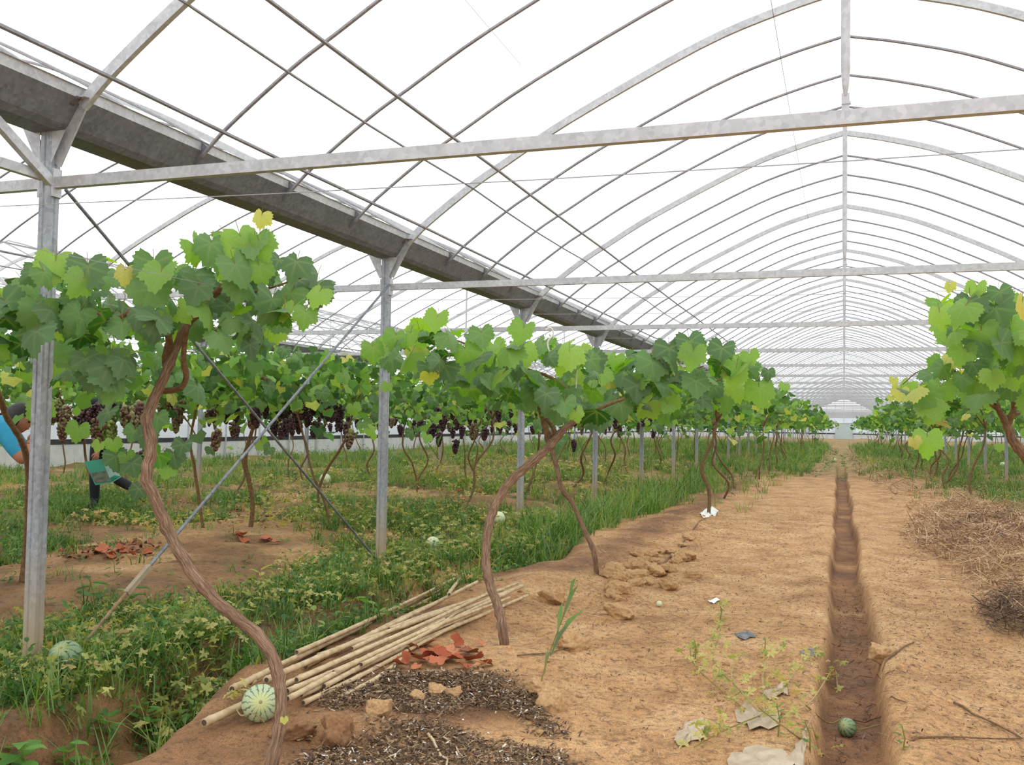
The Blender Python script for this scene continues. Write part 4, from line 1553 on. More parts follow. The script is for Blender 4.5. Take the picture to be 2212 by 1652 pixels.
MT['melon'] = melon_mat('striped_melon_rind', srgb(186, 200, 158), srgb(88, 110, 88), srgb(208, 212, 136), 15)
MT['melon_dark'] = melon_mat('green_melon_rind', srgb(128, 152, 112), srgb(56, 84, 60), srgb(170, 180, 120), 11)
MT['melon_pale'] = melon_mat('pale_melon_rind', srgb(206, 216, 176), srgb(170, 190, 146), srgb(220, 222, 170), 9)
MT['stalk'] = simple('dry_melon_stalk', srgb(150, 130, 80), srgb(180, 168, 110), 30)


def sphere(n=20, m=14):
    V, F = [(0, 0, 1)], []
    for i in range(1, m):
        t = PI * i / m
        for k in range(n):
            a = 2 * PI * k / n
            lobe = 1 + .012 * math.cos(10 * a) * math.sin(t)
            V.append((math.sin(t) * math.cos(a) * lobe, math.sin(t) * math.sin(a) * lobe, math.cos(t)))
    V.append((0, 0, -1))
    for k in range(n):
        F.append((0, 1 + k, 1 + (k + 1) % n))
        for i in range(m - 2):
            a, b = 1 + i * n + k, 1 + i * n + (k + 1) % n
            F.append((a, a + n, b + n, b))
        e = 1 + (m - 2) * n
        F.append((e + k, len(V) - 1, e + (k + 1) % n))
    return V, F


def melon(u, v, r, mat, label, axis, zoff=0., on=None):
    p = ground_pt(u, v) if on is None else np.asarray(on, float)
    c = p + np.array([0, 0, r * .93 + zoff])
    o = empty('watermelon', c, label, 'watermelon', None)
    MBm = MB()
    V, F = sphere(40, 24)
    MBm.add(V, F)
    b = MBm.build('rind', mat, o, None, True)
    Rm = rot_to(axis, (.3, .9, .1))
    b.rotation_mode = 'QUATERNION'
    b.rotation_quaternion = Matrix(Rm.tolist()).to_quaternion()
    b.scale = (r, r, r * .97)
    ax = np.asarray(axis, float)
    ax /= np.linalg.norm(ax)
    MB().tube([ax * r * .96, ax * r * 1.01], [r * .11, r * .05], 8).build('navel', MT['stalk'], o)
    return o


melon(562, 1556, .079, MT['melon'], 'pale striped watermelon resting against the canes beside the twisting vine', (.55, -.85, .35))
melon(140, 1466, .085, MT['melon_dark'], 'dark striped watermelon half hidden in grass at the foot of the first post', (.2, -.6, .7), .03)
melon(1830, 1590, .045, MT['melon_dark'], 'small green melon lying in the muddy ditch', (-.4, -.8, .5), .0)
melon(1424, 1310, .022, MT['melon_pale'], 'tiny pale melon on the bare bank near the trodden lumps', (0, -.7, .7))
melon(1076, 1142, .085, MT['melon_pale'], 'pale melon behind the leaning red-brown vine', (0, -.7, .7), .05)
melon(934, 1200, .07, MT['melon_pale'], 'pale round melon in weeds past the tip of the cane bundle', (0, -.7, .7), .06)
melon(702, 1052, .11, MT['melon_pale'], 'pale melon on soil far behind the brace rods', (0, -.7, .7), .05)
melon(1801, 998, .10, MT['melon_pale'], 'pale melon at the far end of the muddy ditch', (0, -.7, .7))
melon(2166, 1012, .10, MT['melon_pale'], 'pale melon at the foot of a post beyond the straw heap', (0, -.7, .7), .05)


# ------------------------------------------------------------------ dead leaves
def dead_mat(name, stops):
    m, nt, b = new_mat(name)
    oi = nt.nodes.new('ShaderNodeObjectInfo')
    n = noise(nt, 9, 4, .6, coord(nt))
    c = ramp(nt, stops, mathn(nt, 'FRACT', mathn(nt, 'ADD', oi.outputs['Random'], mathn(nt, 'MULTIPLY', n.outputs['Fac'], .3)))).outputs[0]
    nt.links.new(c, b.inputs['Base Color'])
    b.inputs['Roughness'].default_value = .8
    return m


MT['dead'] = dead_mat('dry_red_leaf', [(0, srgb(150, 70, 40)), (.5, srgb(176, 92, 58)), (.85, srgb(198, 130, 90)), (1, srgb(104, 58, 42))])
DEAD = [leaf_mesh('dead_leaf', MT['dead'], c, f, r, 40 + i) for i, (c, f, r) in enumerate(((-.12, .22, .2), (-.25, -.1, .26), (.2, .12, .3), (-.1, .35, .2)))]
RD = random.Random(9)


def dead_leaf(p, s, label, grp, tilt=.35):
    o = bpy.data.objects.new('dead_leaf', DEAD[RD.randrange(4)])
    COL.objects.link(o)
    a = RD.uniform(0, 2 * PI)
    Rm = rot_to((RD.gauss(0, tilt), RD.gauss(0, tilt), 1), (math.cos(a), math.sin(a), 0)) * s
    o.matrix_world = Matrix(((*Rm[0], p[0]), (*Rm[1], p[1]), (*Rm[2], p[2]), (0, 0, 0, 1)))
    tag(o, label, 'dead leaf', grp)


for (u, v, s) in ((890, 1405, .08), (925, 1400, .09), (960, 1412, .10), (985, 1395, .08), (1010, 1418, .10), (1025, 1432, .09), (905, 1432, .09), (870, 1430, .07), (945, 1440, .08), (1000, 1445, .07), (1048, 1440, .06), (1035, 1396, .05), (970, 1430, .08), (955, 1425, .09), (990, 1432, .08), (915, 1415, .08), (940, 1408, .07), (1015, 1405, .07), (900, 1445, .06), (860, 1442, .06), (980, 1415, .09), (885, 1415, .06), (930, 1422, .09), (1100, 1415, .03), (1040, 1445, .07)):
    p = ground_pt(u, v)
    dead_leaf(p + np.array([0, 0, .022]), s * .78, 'crumpled red-brown leaf in the dry heap beside the canes', 'red leaves beside the canes')
for (cu, cv, n, sp, lab, grp) in ((250, 1192, 9, 55, 'dry reddish leaf on the bare bed past the first post', 'red leaves on the bare bed'),
                                 (560, 1170, 7, 40, 'dry reddish leaf under the brace rods', 'red leaves under the rods'),
                                 (880, 1100, 9, 60, 'dry reddish leaf behind the second post', 'red leaves behind the second post'),
                                 (960, 1062, 9, 60, 'dry reddish leaf under the dark grape bunches', 'red leaves under the grapes'),
                                 (300, 1085, 8, 60, 'dry reddish leaf near the person in black', 'red leaves near the person'),
                                 (760, 1085, 6, 40, 'dry reddish leaf by the slanting thin vine', 'red leaves by the slanting vine')):
    for i in range(n):
        p = ground_pt(cu + RD.gauss(0, sp), cv + RD.gauss(0, 9))
        dead_leaf(p + np.array([0, 0, .03]), RD.uniform(.06, .1), lab, grp, .35)

# ------------------------------------------------------------------ soil clods
MT['clod'] = simple('dry_clod', srgb(160, 120, 80), srgb(206, 168, 120), 6, .95, bumps=.6, detail=6)
MT['clod_dark'] = simple('damp_clod', srgb(118, 82, 54), srgb(160, 118, 80), 6, .95, bumps=.6, detail=6)


def clod_mesh(seed, mat):
    r = np.random.default_rng(seed)
    V = ICO3_V.copy()
    d = r.normal(size=(9, 3))
    d /= np.linalg.norm(d, axis=1, keepdims=True)
    for k in range(9):
        cut = r.uniform(.5, .8)
        V -= np.outer(np.clip(V @ d[k] - cut, 0, None), d[k]) * .95
    n = fbm(V[:, 0] + 1.3 * V[:, 2], V[:, 1] - .9 * V[:, 2], .55, 4, seed) + .5 * fbm(V[:, 0] - V[:, 2], V[:, 1] + .7 * V[:, 2], .2, 3, seed + 5)
    V *= (1 + .38 * n)[:, None]
    V[:, 2] *= .75
    return np_mesh('soil_clod', V, ICO3_T, mat, False)


ICO3_V, ICO3_T = ico(4)
CLOD = [clod_mesh(i, MT['clod']) for i in range(5)]
CLODD = [clod_mesh(20 + i, MT['clod_dark']) for i in range(3)]


def clod(u, v, s, label, grp, dark=False):
    p = ground_pt(u, v)
    o = link('soil_clod', (CLODD if dark else CLOD)[RD.randrange(3 if dark else 5)], None, p + np.array([0, 0, s * (.3 if s > .08 else .12)]))
    o.rotation_euler = (RD.uniform(-.3, .3), RD.uniform(-.3, .3), RD.uniform(0, 6))
    o.scale = (s * RD.uniform(.8, 1.3), s * RD.uniform(.8, 1.2), s * RD.uniform(.7, 1.1))
    tag(o, label, 'clod', grp)


for (u, v, s, lab, dk) in ((1245, 1400, .09, 'big pale soil clod between the reed shoot and the leaning vine', 0), (1172, 1498, .09, 'broken pale clod at the foot of the reed shoot', 0), (1198, 1530, .09, 'jagged pale clod at the mulch edge below the reed shoot', 0),
                           (820, 1545, .085, 'rounded sandy clod sitting within the dark mulch', 0), (640, 1590, .085, 'large damp clod behind the foot of the twisting vine', 1), (725, 1600, .10, 'large damp clod between the twisting vine and the mulch', 1),
                           (1905, 1425, .10, 'clod breaking off the ditch edge', 0), (1192, 1300, .10, 'hollow-sided clod by the tip of the canes', 0), (905, 1510, .05, 'small pale crumb clod in a ring within the mulch', 0), (945, 1495, .05, 'small pale clod on top of the mulch crumbs', 0), (980, 1500, .05, 'small sandy clod at the mulch crumb ring', 0)):
    clod(u, v, s, lab, 'large soil clods', bool(dk))
for i in range(46):
    u = RD.uniform(1310, 1500)
    v = 1290 - (u - 1310) * .62 + RD.gauss(0, 28)
    clod(u, v, RD.uniform(.03, .11), 'pale trodden clod in the rough strip beside the slender vine', 'clods in the rough strip')
for i in range(30):
    clod(RD.uniform(1120, 1780), RD.uniform(1250, 1640), RD.uniform(.008, .026), 'small crumb of soil on the bare path', 'soil crumbs on the path')
for i in range(16):
    clod(RD.uniform(1930, 2212), RD.uniform(1200, 1640), RD.uniform(.008, .024), 'small crumb of soil across the ditch', 'soil crumbs across the ditch')


# ------------------------------------------------------------------ mulch, straw and litter (uncountable)
def chip_mat(name, stops):
    m, nt, b = new_mat(name)
    a = nt.nodes.new('ShaderNodeAttribute')
    a.attribute_name = 'rnd'
    r = ramp(nt, stops, a.outputs['Fac'])
    r.color_ramp.interpolation = 'LINEAR'
    nt.links.new(r.outputs[0], b.inputs['Base Color'])
    b.inputs['Roughness'].default_value = .85
    return m


MT['mulch'] = chip_mat('dark_mulch', [(0, srgb(66, 48, 36)), (.4, srgb(104, 80, 58)), (.72, srgb(140, 112, 80)), (.955, srgb(176, 150, 116)), (.975, srgb(218, 210, 196)), (1, srgb(232, 228, 220))])
MT['straw'] = chip_mat('dry_straw', [(0, srgb(110, 80, 60)), (.35, srgb(164, 124, 92)), (.7, srgb(198, 164, 122)), (1, srgb(220, 194, 152))])
MT['darkstraw'] = chip_mat('dark_clippings', [(0, srgb(62, 46, 40)), (.6, srgb(106, 80, 64)), (1, srgb(160, 128, 100))])
SL_V = np.array([(-.5, -.35, 0), (-.5, .35, 0), (.5, .25, 0), (.5, -.25, 0), (0, 0, .25)])
SL_T = np.array([(0, 1, 4), (1, 2, 4), (2, 3, 4), (3, 0, 4)])


def litter(name, polys, n, L, wide, zmax, mat, label, seed, cat, tilt=.35):
    R = random.Random(seed)
    r = np.random.default_rng(seed)
    pts = []
    for poly, share in polys:
        us, vs = [p[0] for p in poly], [p[1] for p in poly]
        # world-uniform sampling inside the outline on the ground
        G = np.array([ground_pt(u, v) for u, v in poly])
        P2 = [(g[0], g[1]) for g in G]
        m = 0
        while m < n * share:
            x, y = R.uniform(min(p[0] for p in P2), max(p[0] for p in P2)), R.uniform(min(p[1] for p in P2), max(p[1] for p in P2))
            if inpoly(x, y, P2):
                pts.append((x, y))
                m += 1
    xy = np.array(pts) + r.normal(0, .045, (len(pts), 2)) * (r.random((len(pts), 1)) < .6)
    N = len(xy)
    z = gh(xy[:, 0], xy[:, 1]) + zmax * r.random(N) ** 1.4 * (.6 + 1.2 * fbm(xy[:, 0], xy[:, 1], .3, 2, seed)).clip(.1, 1.4) + .003
    a = r.uniform(0, 2 * PI, N)
    tip = np.stack([np.cos(a), np.sin(a), r.normal(0, tilt, N)], -1)
    nr = np.stack([r.normal(0, .5, N), r.normal(0, .5, N), np.ones(N)], -1)
    F = frames(nr, tip)
    F = F[:, :, [1, 0, 2]]
    F[:, :, 1] *= -1
    ll = r.uniform(L[0], L[1], N) * r.random(N) ** .5
    sc = np.stack([ll, ll * 0 + wide * r.uniform(.6, 1.5, N), ll * 0 + wide], -1)
    V = np.einsum('nij,nkj->nki', F, SL_V[None] * sc[:, None, :]) + np.concatenate([xy, z[:, None]], 1)[:, None, :]
    T = SL_T[None] + (np.arange(N) * 5)[:, None, None]
    o = link(name, np_mesh(name, V.reshape(-1, 3), T.reshape(-1, 3), mat, False, dict(rnd=np.repeat(r.random(N), 5))))
    return tag(o, label, cat, None, 'stuff')


PM1 = [(680, 1525), (760, 1480), (850, 1452), (1000, 1455), (1090, 1462), (1110, 1488), (1150, 1500), (1170, 1545), (1240, 1590), (1180, 1590), (1110, 1535), (1020, 1525), (980, 1545), (870, 1540), (800, 1520), (740, 1535)]
PM2 = [(760, 1610), (850, 1560), (950, 1562), (1050, 1600), (1150, 1612), (1250, 1645), (1290, 1740), (560, 1760), (640, 1650), (700, 1610)]
litter('mulch', [(PM1, .42), (PM2, .58)], 15000, (.012, .045), .010, .03, MT['mulch'], 'dark chopped plant mulch strewn in front of the red leaves', 401, 'mulch')
litter('straw', [([(1950, 1165), (1985, 1110), (2060, 1085), (2240, 1105), (2300, 1330), (2212, 1370), (2140, 1290), (2060, 1225)], 1.)], 12000, (.12, .45), .008, .17, MT['straw'], 'heap of dry straw and stems beyond the ditch', 402, 'straw', .3)
litter('dark_clippings', [([(2010, 1178), (2040, 1140), (2260, 1140), (2300, 1200), (2120, 1195)], .6), ([(2110, 1320), (2180, 1270), (2300, 1290), (2320, 1390), (2150, 1370)], .4)], 4200, (.06, .26), .007, .15, MT['darkstraw'], 'dark brown clippings lying in the straw heap', 403, 'clippings', .3)
litter('straw_litter', [([(1100, 1300), (1500, 1120), (1790, 1060), (1790, 1652), (1300, 1652)], .55), ([(1920, 1652), (1890, 1300), (1850, 1080), (1960, 1080), (2230, 1400), (2260, 1652)], .45)], 3600, (.02, .14), .004, .006, MT['straw'], 'thin dry straw bits scattered over the bare path', 404, 'litter', .08)
litter('straw_litter', [([(1160, 1250), (1480, 1080), (1600, 1060), (1560, 1180), (1380, 1330)], 1.)], 900, (.03, .16), .005, .02, MT['straw'], 'dry stems lying in the rough strip by the slender vine', 405, 'litter', .15)
litter('straw_litter', [([(1850, 1020), (1830, 985), (2100, 1020), (2230, 1110), (2060, 1090), (1960, 1110)], 1.)], 5000, (.15, .5), .012, .10, MT['straw'], 'dry grass along the edge behind the straw heap', 406, 'litter', .2)
litter('dark_crumbs', [([(1100, 1320), (1480, 1130), (1780, 1080), (1780, 1652), (1280, 1652)], .6), ([(1930, 1652), (1890, 1300), (1960, 1120), (2240, 1400), (2260, 1652)], .4)], 6500, (.006, .045), .006, .003, MT['darkstraw'], 'dark plant crumbs scattered over the bare path', 407, 'litter', .08)
litter('ditch_litter', [([(1800, 1660), (1905, 1660), (1865, 1250), (1812, 1250)], 1.)], 700, (.02, .12), .005, .01, MT['darkstraw'], 'dark stems lying in the bottom of the ditch', 408, 'litter', .1)

MT['redlit'] = chip_mat('dry_red_litter', [(0, srgb(84, 48, 36)), (.5, srgb(136, 76, 50)), (.85, srgb(172, 108, 74)), (1, srgb(196, 150, 108))])
litter('dry_leaf_litter', [([(330, 1110), (420, 1070), (760, 1075), (1000, 1090), (1000, 1130), (760, 1140), (420, 1140)], .5), ([(880, 1055), (1050, 1040), (1330, 1045), (1330, 1062), (1050, 1070)], .3), ([(130, 1185), (330, 1170), (340, 1200), (140, 1215)], .2)],
       1500, (.03, .12), .045, .03, MT['redlit'], 'dry red-brown leaf litter under the vines behind the second post', 409, 'litter', .4)

# single twigs one can pick out
RT = random.Random(21)
for (a, b, r, lab) in (((1905, 1455), (1975, 1390), .006, 'forked dark twig lying on the ditch edge'), ((2010, 1250), (2110, 1255), .004, 'pale straight twig below the straw heap'), ((1080, 1350), (1100, 1390), .003, 'thin twig at the foot of the leaning vine'),
                       ((1930, 1625), (2212, 1600), .005, 'long dark twig lying across the ditch side soil'), ((1120, 1420), (1260, 1395), .005, 'dark curved twig by the big pale clod'), ((930, 1590), (965, 1660), .007, 'pale broken stalk lying on the mulch'),
                       ((962, 1595), (1000, 1640), .005, 'thin pale stalk crossing the mulch'), ((640, 1602), (670, 1592), .005, 'pale splinter in front of the damp clod'), ((2060, 1520), (2212, 1600), .006, 'dark stem cluster twig near the lower straw'),
                       ((1420, 1240), (1525, 1120), .012, 'long dark cane dragging from the forked vine over the lumps'), ((1850, 1560), (1960, 1520), .004, 'thin dark twig on the ditch bank')):
    p, q = ground_pt(*a), ground_pt(*b)
    n = 7
    P = [p + (q - p) * t for t in np.linspace(0, 1, n)]
    P = [np.array([x[0] + RT.gauss(0, .008), x[1] + RT.gauss(0, .008), max(gz(x[0], x[1]), x[2] - .02) + r + .004]) for x in P]
    mb = MB().tube([x - p for x in P], [r * (1.1 - .5 * i / n) for i in range(n)], 5)
    o = mb.build('twig', MT['bark2'] if 'dark' in lab or 'thin twig' in lab else MT['cane'], None, p, True)
    tag(o, lab, 'twig')

# ------------------------------------------------------------------ plastic scraps
def scrap(poly, mat, label, seed, amp=.012, zoff=.012, name='plastic_scrap', cat='plastic'):
    R = np.random.default_rng(seed)
    pl = []
    for i in range(len(poly)):
        a, b = np.array(poly[i], float), np.array(poly[(i + 1) % len(poly)], float)
        for t in (0, .33, .67):
            q = a + (b - a) * t
            pl.append(q + R.normal(0, .07, 2) * np.linalg.norm(b - a))
    G = np.array([ground_pt(u, v) for u, v in pl])
    c = G.mean(0)
    V, F = [c * 0 + np.array([0, 0, amp])], []
    n = len(G)
    for q in (.35, .7, 1.):
        for i in range(n):
            p = c + (G[i] - c) * q
            p[2] = gz(p[0], p[1]) + R.uniform(0, amp) + zoff * (1.2 - q)
            V.append(p - c)
    for i in range(n):
        j = (i + 1) % n
        F.append((0, 1 + i, 1 + j))
        for k in range(2):
            F.append((1 + k * n + i, 1 + (k + 1) * n + i, 1 + (k + 1) * n + j, 1 + k * n + j))
    me = bpy.data.meshes.new(name)
    me.from_pydata([tuple(v) for v in V], [], F)
    me.materials.append(mat)
    o = link(name, me, None, c)
    mod = o.modifiers.new('thickness', 'SOLIDIFY')
    mod.thickness = .0015
    return tag(o, label, cat)


MT['plastic'] = simple('dusty_film', srgb(166, 144, 116), srgb(196, 180, 156), 14, .55)
MT['plastic_dark'] = simple('dusty_black_film', srgb(62, 66, 74), srgb(108, 108, 110), 9, .4)
MT['white'] = simple('white_scrap', srgb(226, 228, 226), srgb(240, 240, 236), 9, .5)
scrap([(1455, 1600), (1480, 1565), (1520, 1555), (1530, 1590), (1500, 1605), (1470, 1615)], MT['plastic'], 'dusty plastic mulch piece beside the wilting runners', 1)
scrap([(1570, 1650), (1610, 1615), (1690, 1625), (1720, 1650), (1680, 1690), (1590, 1700)], MT['plastic'], 'large dusty plastic sheet at the bottom of the wilting patch', 2)
scrap([(1580, 1545), (1620, 1520), (1690, 1540), (1680, 1570), (1620, 1580)], MT['plastic'], 'pale plastic sheet under the wilting melon leaves', 3)
scrap([(1700, 1640), (1735, 1600), (1752, 1545), (1745, 1610), (1730, 1680)], MT['plastic'], 'narrow plastic strip along the ditch edge', 4)
scrap([(1645, 1500), (1690, 1480), (1705, 1500), (1665, 1515)], MT['plastic'], 'grey plastic flap above the pale sheet', 5)
scrap([(225, 1425), (262, 1418), (268, 1440), (235, 1450)], MT['plastic_dark'], 'dark plastic piece in the weeds past the dark striped watermelon', 6)
scrap([(300, 1445), (330, 1430), (340, 1470), (310, 1490)], MT['plastic_dark'], 'dark plastic flap in the furrow weeds', 7)
scrap([(1590, 1372), (1620, 1365), (1632, 1375), (1600, 1382)], MT['plastic_dark'], 'small black plastic bit on the path above the wilting patch', 8)
scrap([(1730, 1408), (1758, 1402), (1770, 1415), (1740, 1420)], MT['plastic_dark'], 'small black plastic bit near the ditch edge', 9)
scrap([(1530, 1300), (1545, 1293), (1556, 1299), (1542, 1306)], MT['white'], 'small white scrap lying on the path', 10, .01)
scrap([(1510, 1112), (1530, 1098), (1552, 1102), (1545, 1116), (1525, 1120)], MT['white'], 'white scrap at the foot of the forked vine', 11, .03)

# ------------------------------------------------------------------ single plants
def weed_plant(u, v, H, n, L, w, label, seed, mat, name='weed_plant', spread=.5, base=None):
    R = random.Random(seed)
    p = ground_pt(u, v) if base is None else base
    o = empty(name, p, label, 'plant')
    d = np.array([R.uniform(-.2, .2), R.uniform(-.2, .2), 1]) * H
    MB().tube([(0, 0, -.01), d * .5 + np.array([.01, 0, 0]), d], [.004, .003, .002], 5).build('stem', MT['shoot'], o)
    lv, lt = ovate(1., w)
    me = np_mesh('leaf', lv, lt, mat, True, dict(rnd=[R.uniform(0, .3)] * len(lv), vein=[0.] * len(lv)))
    for i in range(n):
        t = (i + 1) / n
        a = i * 2.4 + R.uniform(-.4, .4)
        tl = R.uniform(-.3, .5)
        dd = np.array([math.cos(a) * math.cos(tl), math.sin(a) * math.cos(tl), math.sin(tl)])
        Rm = rot_to(np.array([-dd[0] * dd[2], -dd[1] * dd[2], 1 - dd[2] ** 2]), dd) * L * R.uniform(.7, 1.15)
        q = d * t
        lf = bpy.data.objects.new('leaf', me)
        COL.objects.link(lf)
        lf.parent = o
        lf.matrix_local = Matrix(((*Rm[0], q[0]), (*Rm[1], q[1]), (*Rm[2], q[2]), (0, 0, 0, 1)))
    return o


MT['weedb'] = leaf_mat('fresh_weed_leaf', [(0, srgb(92, 140, 66)), (.6, srgb(112, 160, 78)), (1, srgb(132, 176, 92))], srgb(150, 178, 120), .4, vein_k=0)
weed_plant(565, 1430, .10, 9, .10, .26, 'fresh leafy seedling growing behind the bend of the twisting vine', 1, MT['weedb'])
weed_plant(300, 1590, .16, 10, .11, .24, 'fresh leafy seedling in the dark furrow in front of the first post', 2, MT['weedb'])
weed_plant(235, 1600, .12, 8, .09, .26, 'smaller leafy seedling at the furrow edge', 3, MT['weedb'])
weed_plant(60, 1690, .17, 11, .13, .3, 'bright nettle-like plant low in the corner of the furrow', 4, MT['weedb'])
weed_plant(140, 1670, .13, 9, .11, .3, 'second bright nettle-like plant in the furrow', 5, MT['weedb'])
weed_plant(405, 1470, .20, 5, .12, .42, 'single weed with large heart-shaped leaves behind the furrow', 6, MT['weedb'])
weed_plant(205, 1330, .25, 10, .13, .26, 'spreading dark-leaved weed behind the first brace rod', 7, MT['weed'])
weed_plant(280, 1345, .22, 9, .12, .24, 'broad dark weed between the rod and the bare bed', 8, MT['weed'])
weed_plant(60, 1420, .22, 9, .12, .26, 'dark weed on the far side of the first post', 9, MT['weed'])
weed_plant(790, 1350, .2, 10, .13, .3, 'green leafy weed over the furrow behind the canes', 10, MT['weedb'])
weed_plant(735, 1330, .18, 9, .12, .3, 'leafy weed in the furrow near the canes', 11, MT['weedb'])
weed_plant(560, 1290, .2, 9, .10, .3, 'pale leafy weed beyond the vine bend', 12, MT['wilt'])

# reed shoot
p = ground_pt(1160, 1505)
o = empty('reed_shoot', p, 'green reed shoot with long blades rising from the broken clod', 'plant')
top = at(1240, 1260, depth(p) + .1) - p
MB().tube([(0, 0, 0), top * .35 + np.array([-.01, 0, .0]), top * .7, top], [.004, .0035, .003, .0015], 5).build('stem', MT['shoot'], o)
for i, (t, u, v, w_) in enumerate(((.55, 1215, 1300, .012), (.45, 1262, 1315, .012), (.7, 1250, 1262, .011), (.35, 1230, 1345, .010), (.2, 1185, 1400, .006), (.85, 1245, 1245, .008))):
    a = top * t
    b_ = at(u, v, depth(p) + .05) - p
    mid = (a + b_) / 2 + np.array([0, 0, .03])
    sd = np.cross(b_ - a, AX_F)
    sd /= np.linalg.norm(sd)
    V = [a - sd * .003, a + sd * .003, mid - sd * w_, mid + sd * w_, b_]
    me = bpy.data.meshes.new('blade')
    me.from_pydata([tuple(x) for x in V], [], [(0, 1, 3, 2), (2, 3, 4)])
    me.materials.append(MT['weed'])
    link('blade', me, o)

# wilting melon runners on the sandy patch beside the ditch
p0 = ground_pt(1640, 1560)
mv = empty('melon_vine', p0, 'wilting yellowish melon plant sprawling over plastic beside the ditch', 'plant')
RM = random.Random(31)
LOB = []
for i in range(3):
    lv, lt = lobed(1., i + 3)
    LOB.append(np_mesh('leaf', lv, lt, MT['wilt'], True, dict(rnd=[0.] * len(lv), vein=[0.] * len(lv))))
RUN = [[(1640, 1560), (1560, 1500), (1500, 1450), (1490, 1420)], [(1640, 1560), (1700, 1500), (1740, 1440), (1765, 1420)], [(1640, 1560), (1560, 1600), (1500, 1640)], [(1640, 1560), (1740, 1540), (1800, 1460), (1810, 1500)],
       [(1600, 1520), (1540, 1440), (1555, 1380), (1560, 1330)], [(1640, 1560), (1580, 1480), (1600, 1430)], [(1640, 1560), (1700, 1610), (1780, 1640)], [(1650, 1550), (1650, 1470), (1680, 1420)], [(1740, 1540), (1790, 1580), (1826, 1560), (1850, 1590), (1900, 1590)]]
for i, rn in enumerate(RUN):
    G = [ground_pt(*q) + np.array([0, 0, RM.uniform(.01, .07)]) - p0 for q in rn]
    P = catmull(G, 5)
    MB().tube(P, .0035, 5).build('runner', MT['stalk'] if i % 2 else MT['shoot'], mv)
    for q in (P[2:] if i < 8 else []):
        for _ in range(3):
            if RM.random() < .75:
                a = RM.uniform(0, 2 * PI)
                s = RM.uniform(.022, .046)
                Rm = rot_to((RM.gauss(0, .6), RM.gauss(0, .6) - .3, 1), (math.cos(a), math.sin(a), 0)) * s
                pp = q + np.array([RM.gauss(0, .035), RM.gauss(0, .05), RM.uniform(.005, .06)])
                lf = bpy.data.objects.new('leaf', LOB[RM.randrange(3)])
                COL.objects.link(lf)
                lf.parent = mv
                lf.matrix_local = Matrix(((*Rm[0], pp[0]), (*Rm[1], pp[1]), (*Rm[2], pp[2]), (0, 0, 0, 1)))
for i, (u, v, H, sd) in enumerate(((1500, 1430, .12, 1), (1645, 1420, .12, 2), (1680, 1590, .14, 3), (1555, 1340, .12, 4), (1950, 1620, .10, 5), (1750, 1620, .12, 6))):
    weed_plant(u, v, H, 8, .035, .22, ['thin green sprig at the top of the wilting patch', 'thin sprig among the wilting leaves', 'grassy sprig on the pale plastic sheet', 'slim grey-green sprig rising beside the tiny pale melon', 'thin sprig on the bank across the ditch', 'slim sprig at the ditch edge'][i], 60 + sd, MT['weedb'], 'sprig')
# wilting melon runner around the striped melon
p0 = ground_pt(470, 1545)
mv2 = empty('melon_vine', p0, 'dry melon runner with shrivelled leaves beside the striped melon', 'plant')
for i, rn in enumerate(([(350, 1590), (420, 1530), (500, 1520), (535, 1515)], [(330, 1600), (380, 1560), (440, 1520), (470, 1500)], [(505, 1545), (520, 1575), (545, 1580), (570, 1575)])):
    G = [ground_pt(*q) + np.array([0, 0, RM.uniform(.02, .08)]) - p0 for q in rn]
    P = catmull(G, 5)
    MB().tube(P, .003, 5).build('runner', MT['stalk'], mv2)
    for q in (P[1:] if i < 2 else []):
        for _ in range(2):
            if RM.random() < .7:
                a = RM.uniform(0, 2 * PI)
                Rm = rot_to((RM.gauss(0, .6), RM.gauss(0, .6) - .3, 1), (math.cos(a), math.sin(a), 0)) * RM.uniform(.025, .05)
                pp = q + np.array([RM.gauss(0, .03), RM.gauss(0, .04), RM.uniform(0, .05)])
                lf = bpy.data.objects.new('leaf', LOB[RM.randrange(3)])
                COL.objects.link(lf)
                lf.parent = mv2
                lf.matrix_local = Matrix(((*Rm[0], pp[0]), (*Rm[1], pp[1]), (*Rm[2], pp[2]), (0, 0, 0, 1)))

# pale strings tied in the canopy
MT['string'] = simple('pale_string', srgb(232, 214, 206), srgb(244, 238, 232), 30, .7)
for (pts, r, lab) in (([(1178, 712), (1190, 708), (1195, 722), (1183, 740), (1190, 770)], .006, 'pale pink string tied above the leaning vine leaves'), ([(1247, 795), (1244, 840), (1243, 880)], .003, 'white string holding a branch of the leaning vine'),
                      ([(962, 700), (972, 716), (966, 728)], .005, 'pale tie among the young leaves by the second post')):
    P = catmull([at(u, v, 6.5) for u, v in pts], 4)
    tag(MB().tube(P, r, 5).build('string', MT['string'], None), lab, 'string')
MT['redstring'] = simple('red_string', srgb(180, 50, 44), srgb(200, 70, 60), 30, .6)
tag(MB().tube([at(38, 962, 6.85), at(50, 957, 6.7), at(68, 957, 6.75)], .0035, 5).build('string', MT['redstring'], None), 'red string tied round the dark vine by the turquoise shirt', 'string')
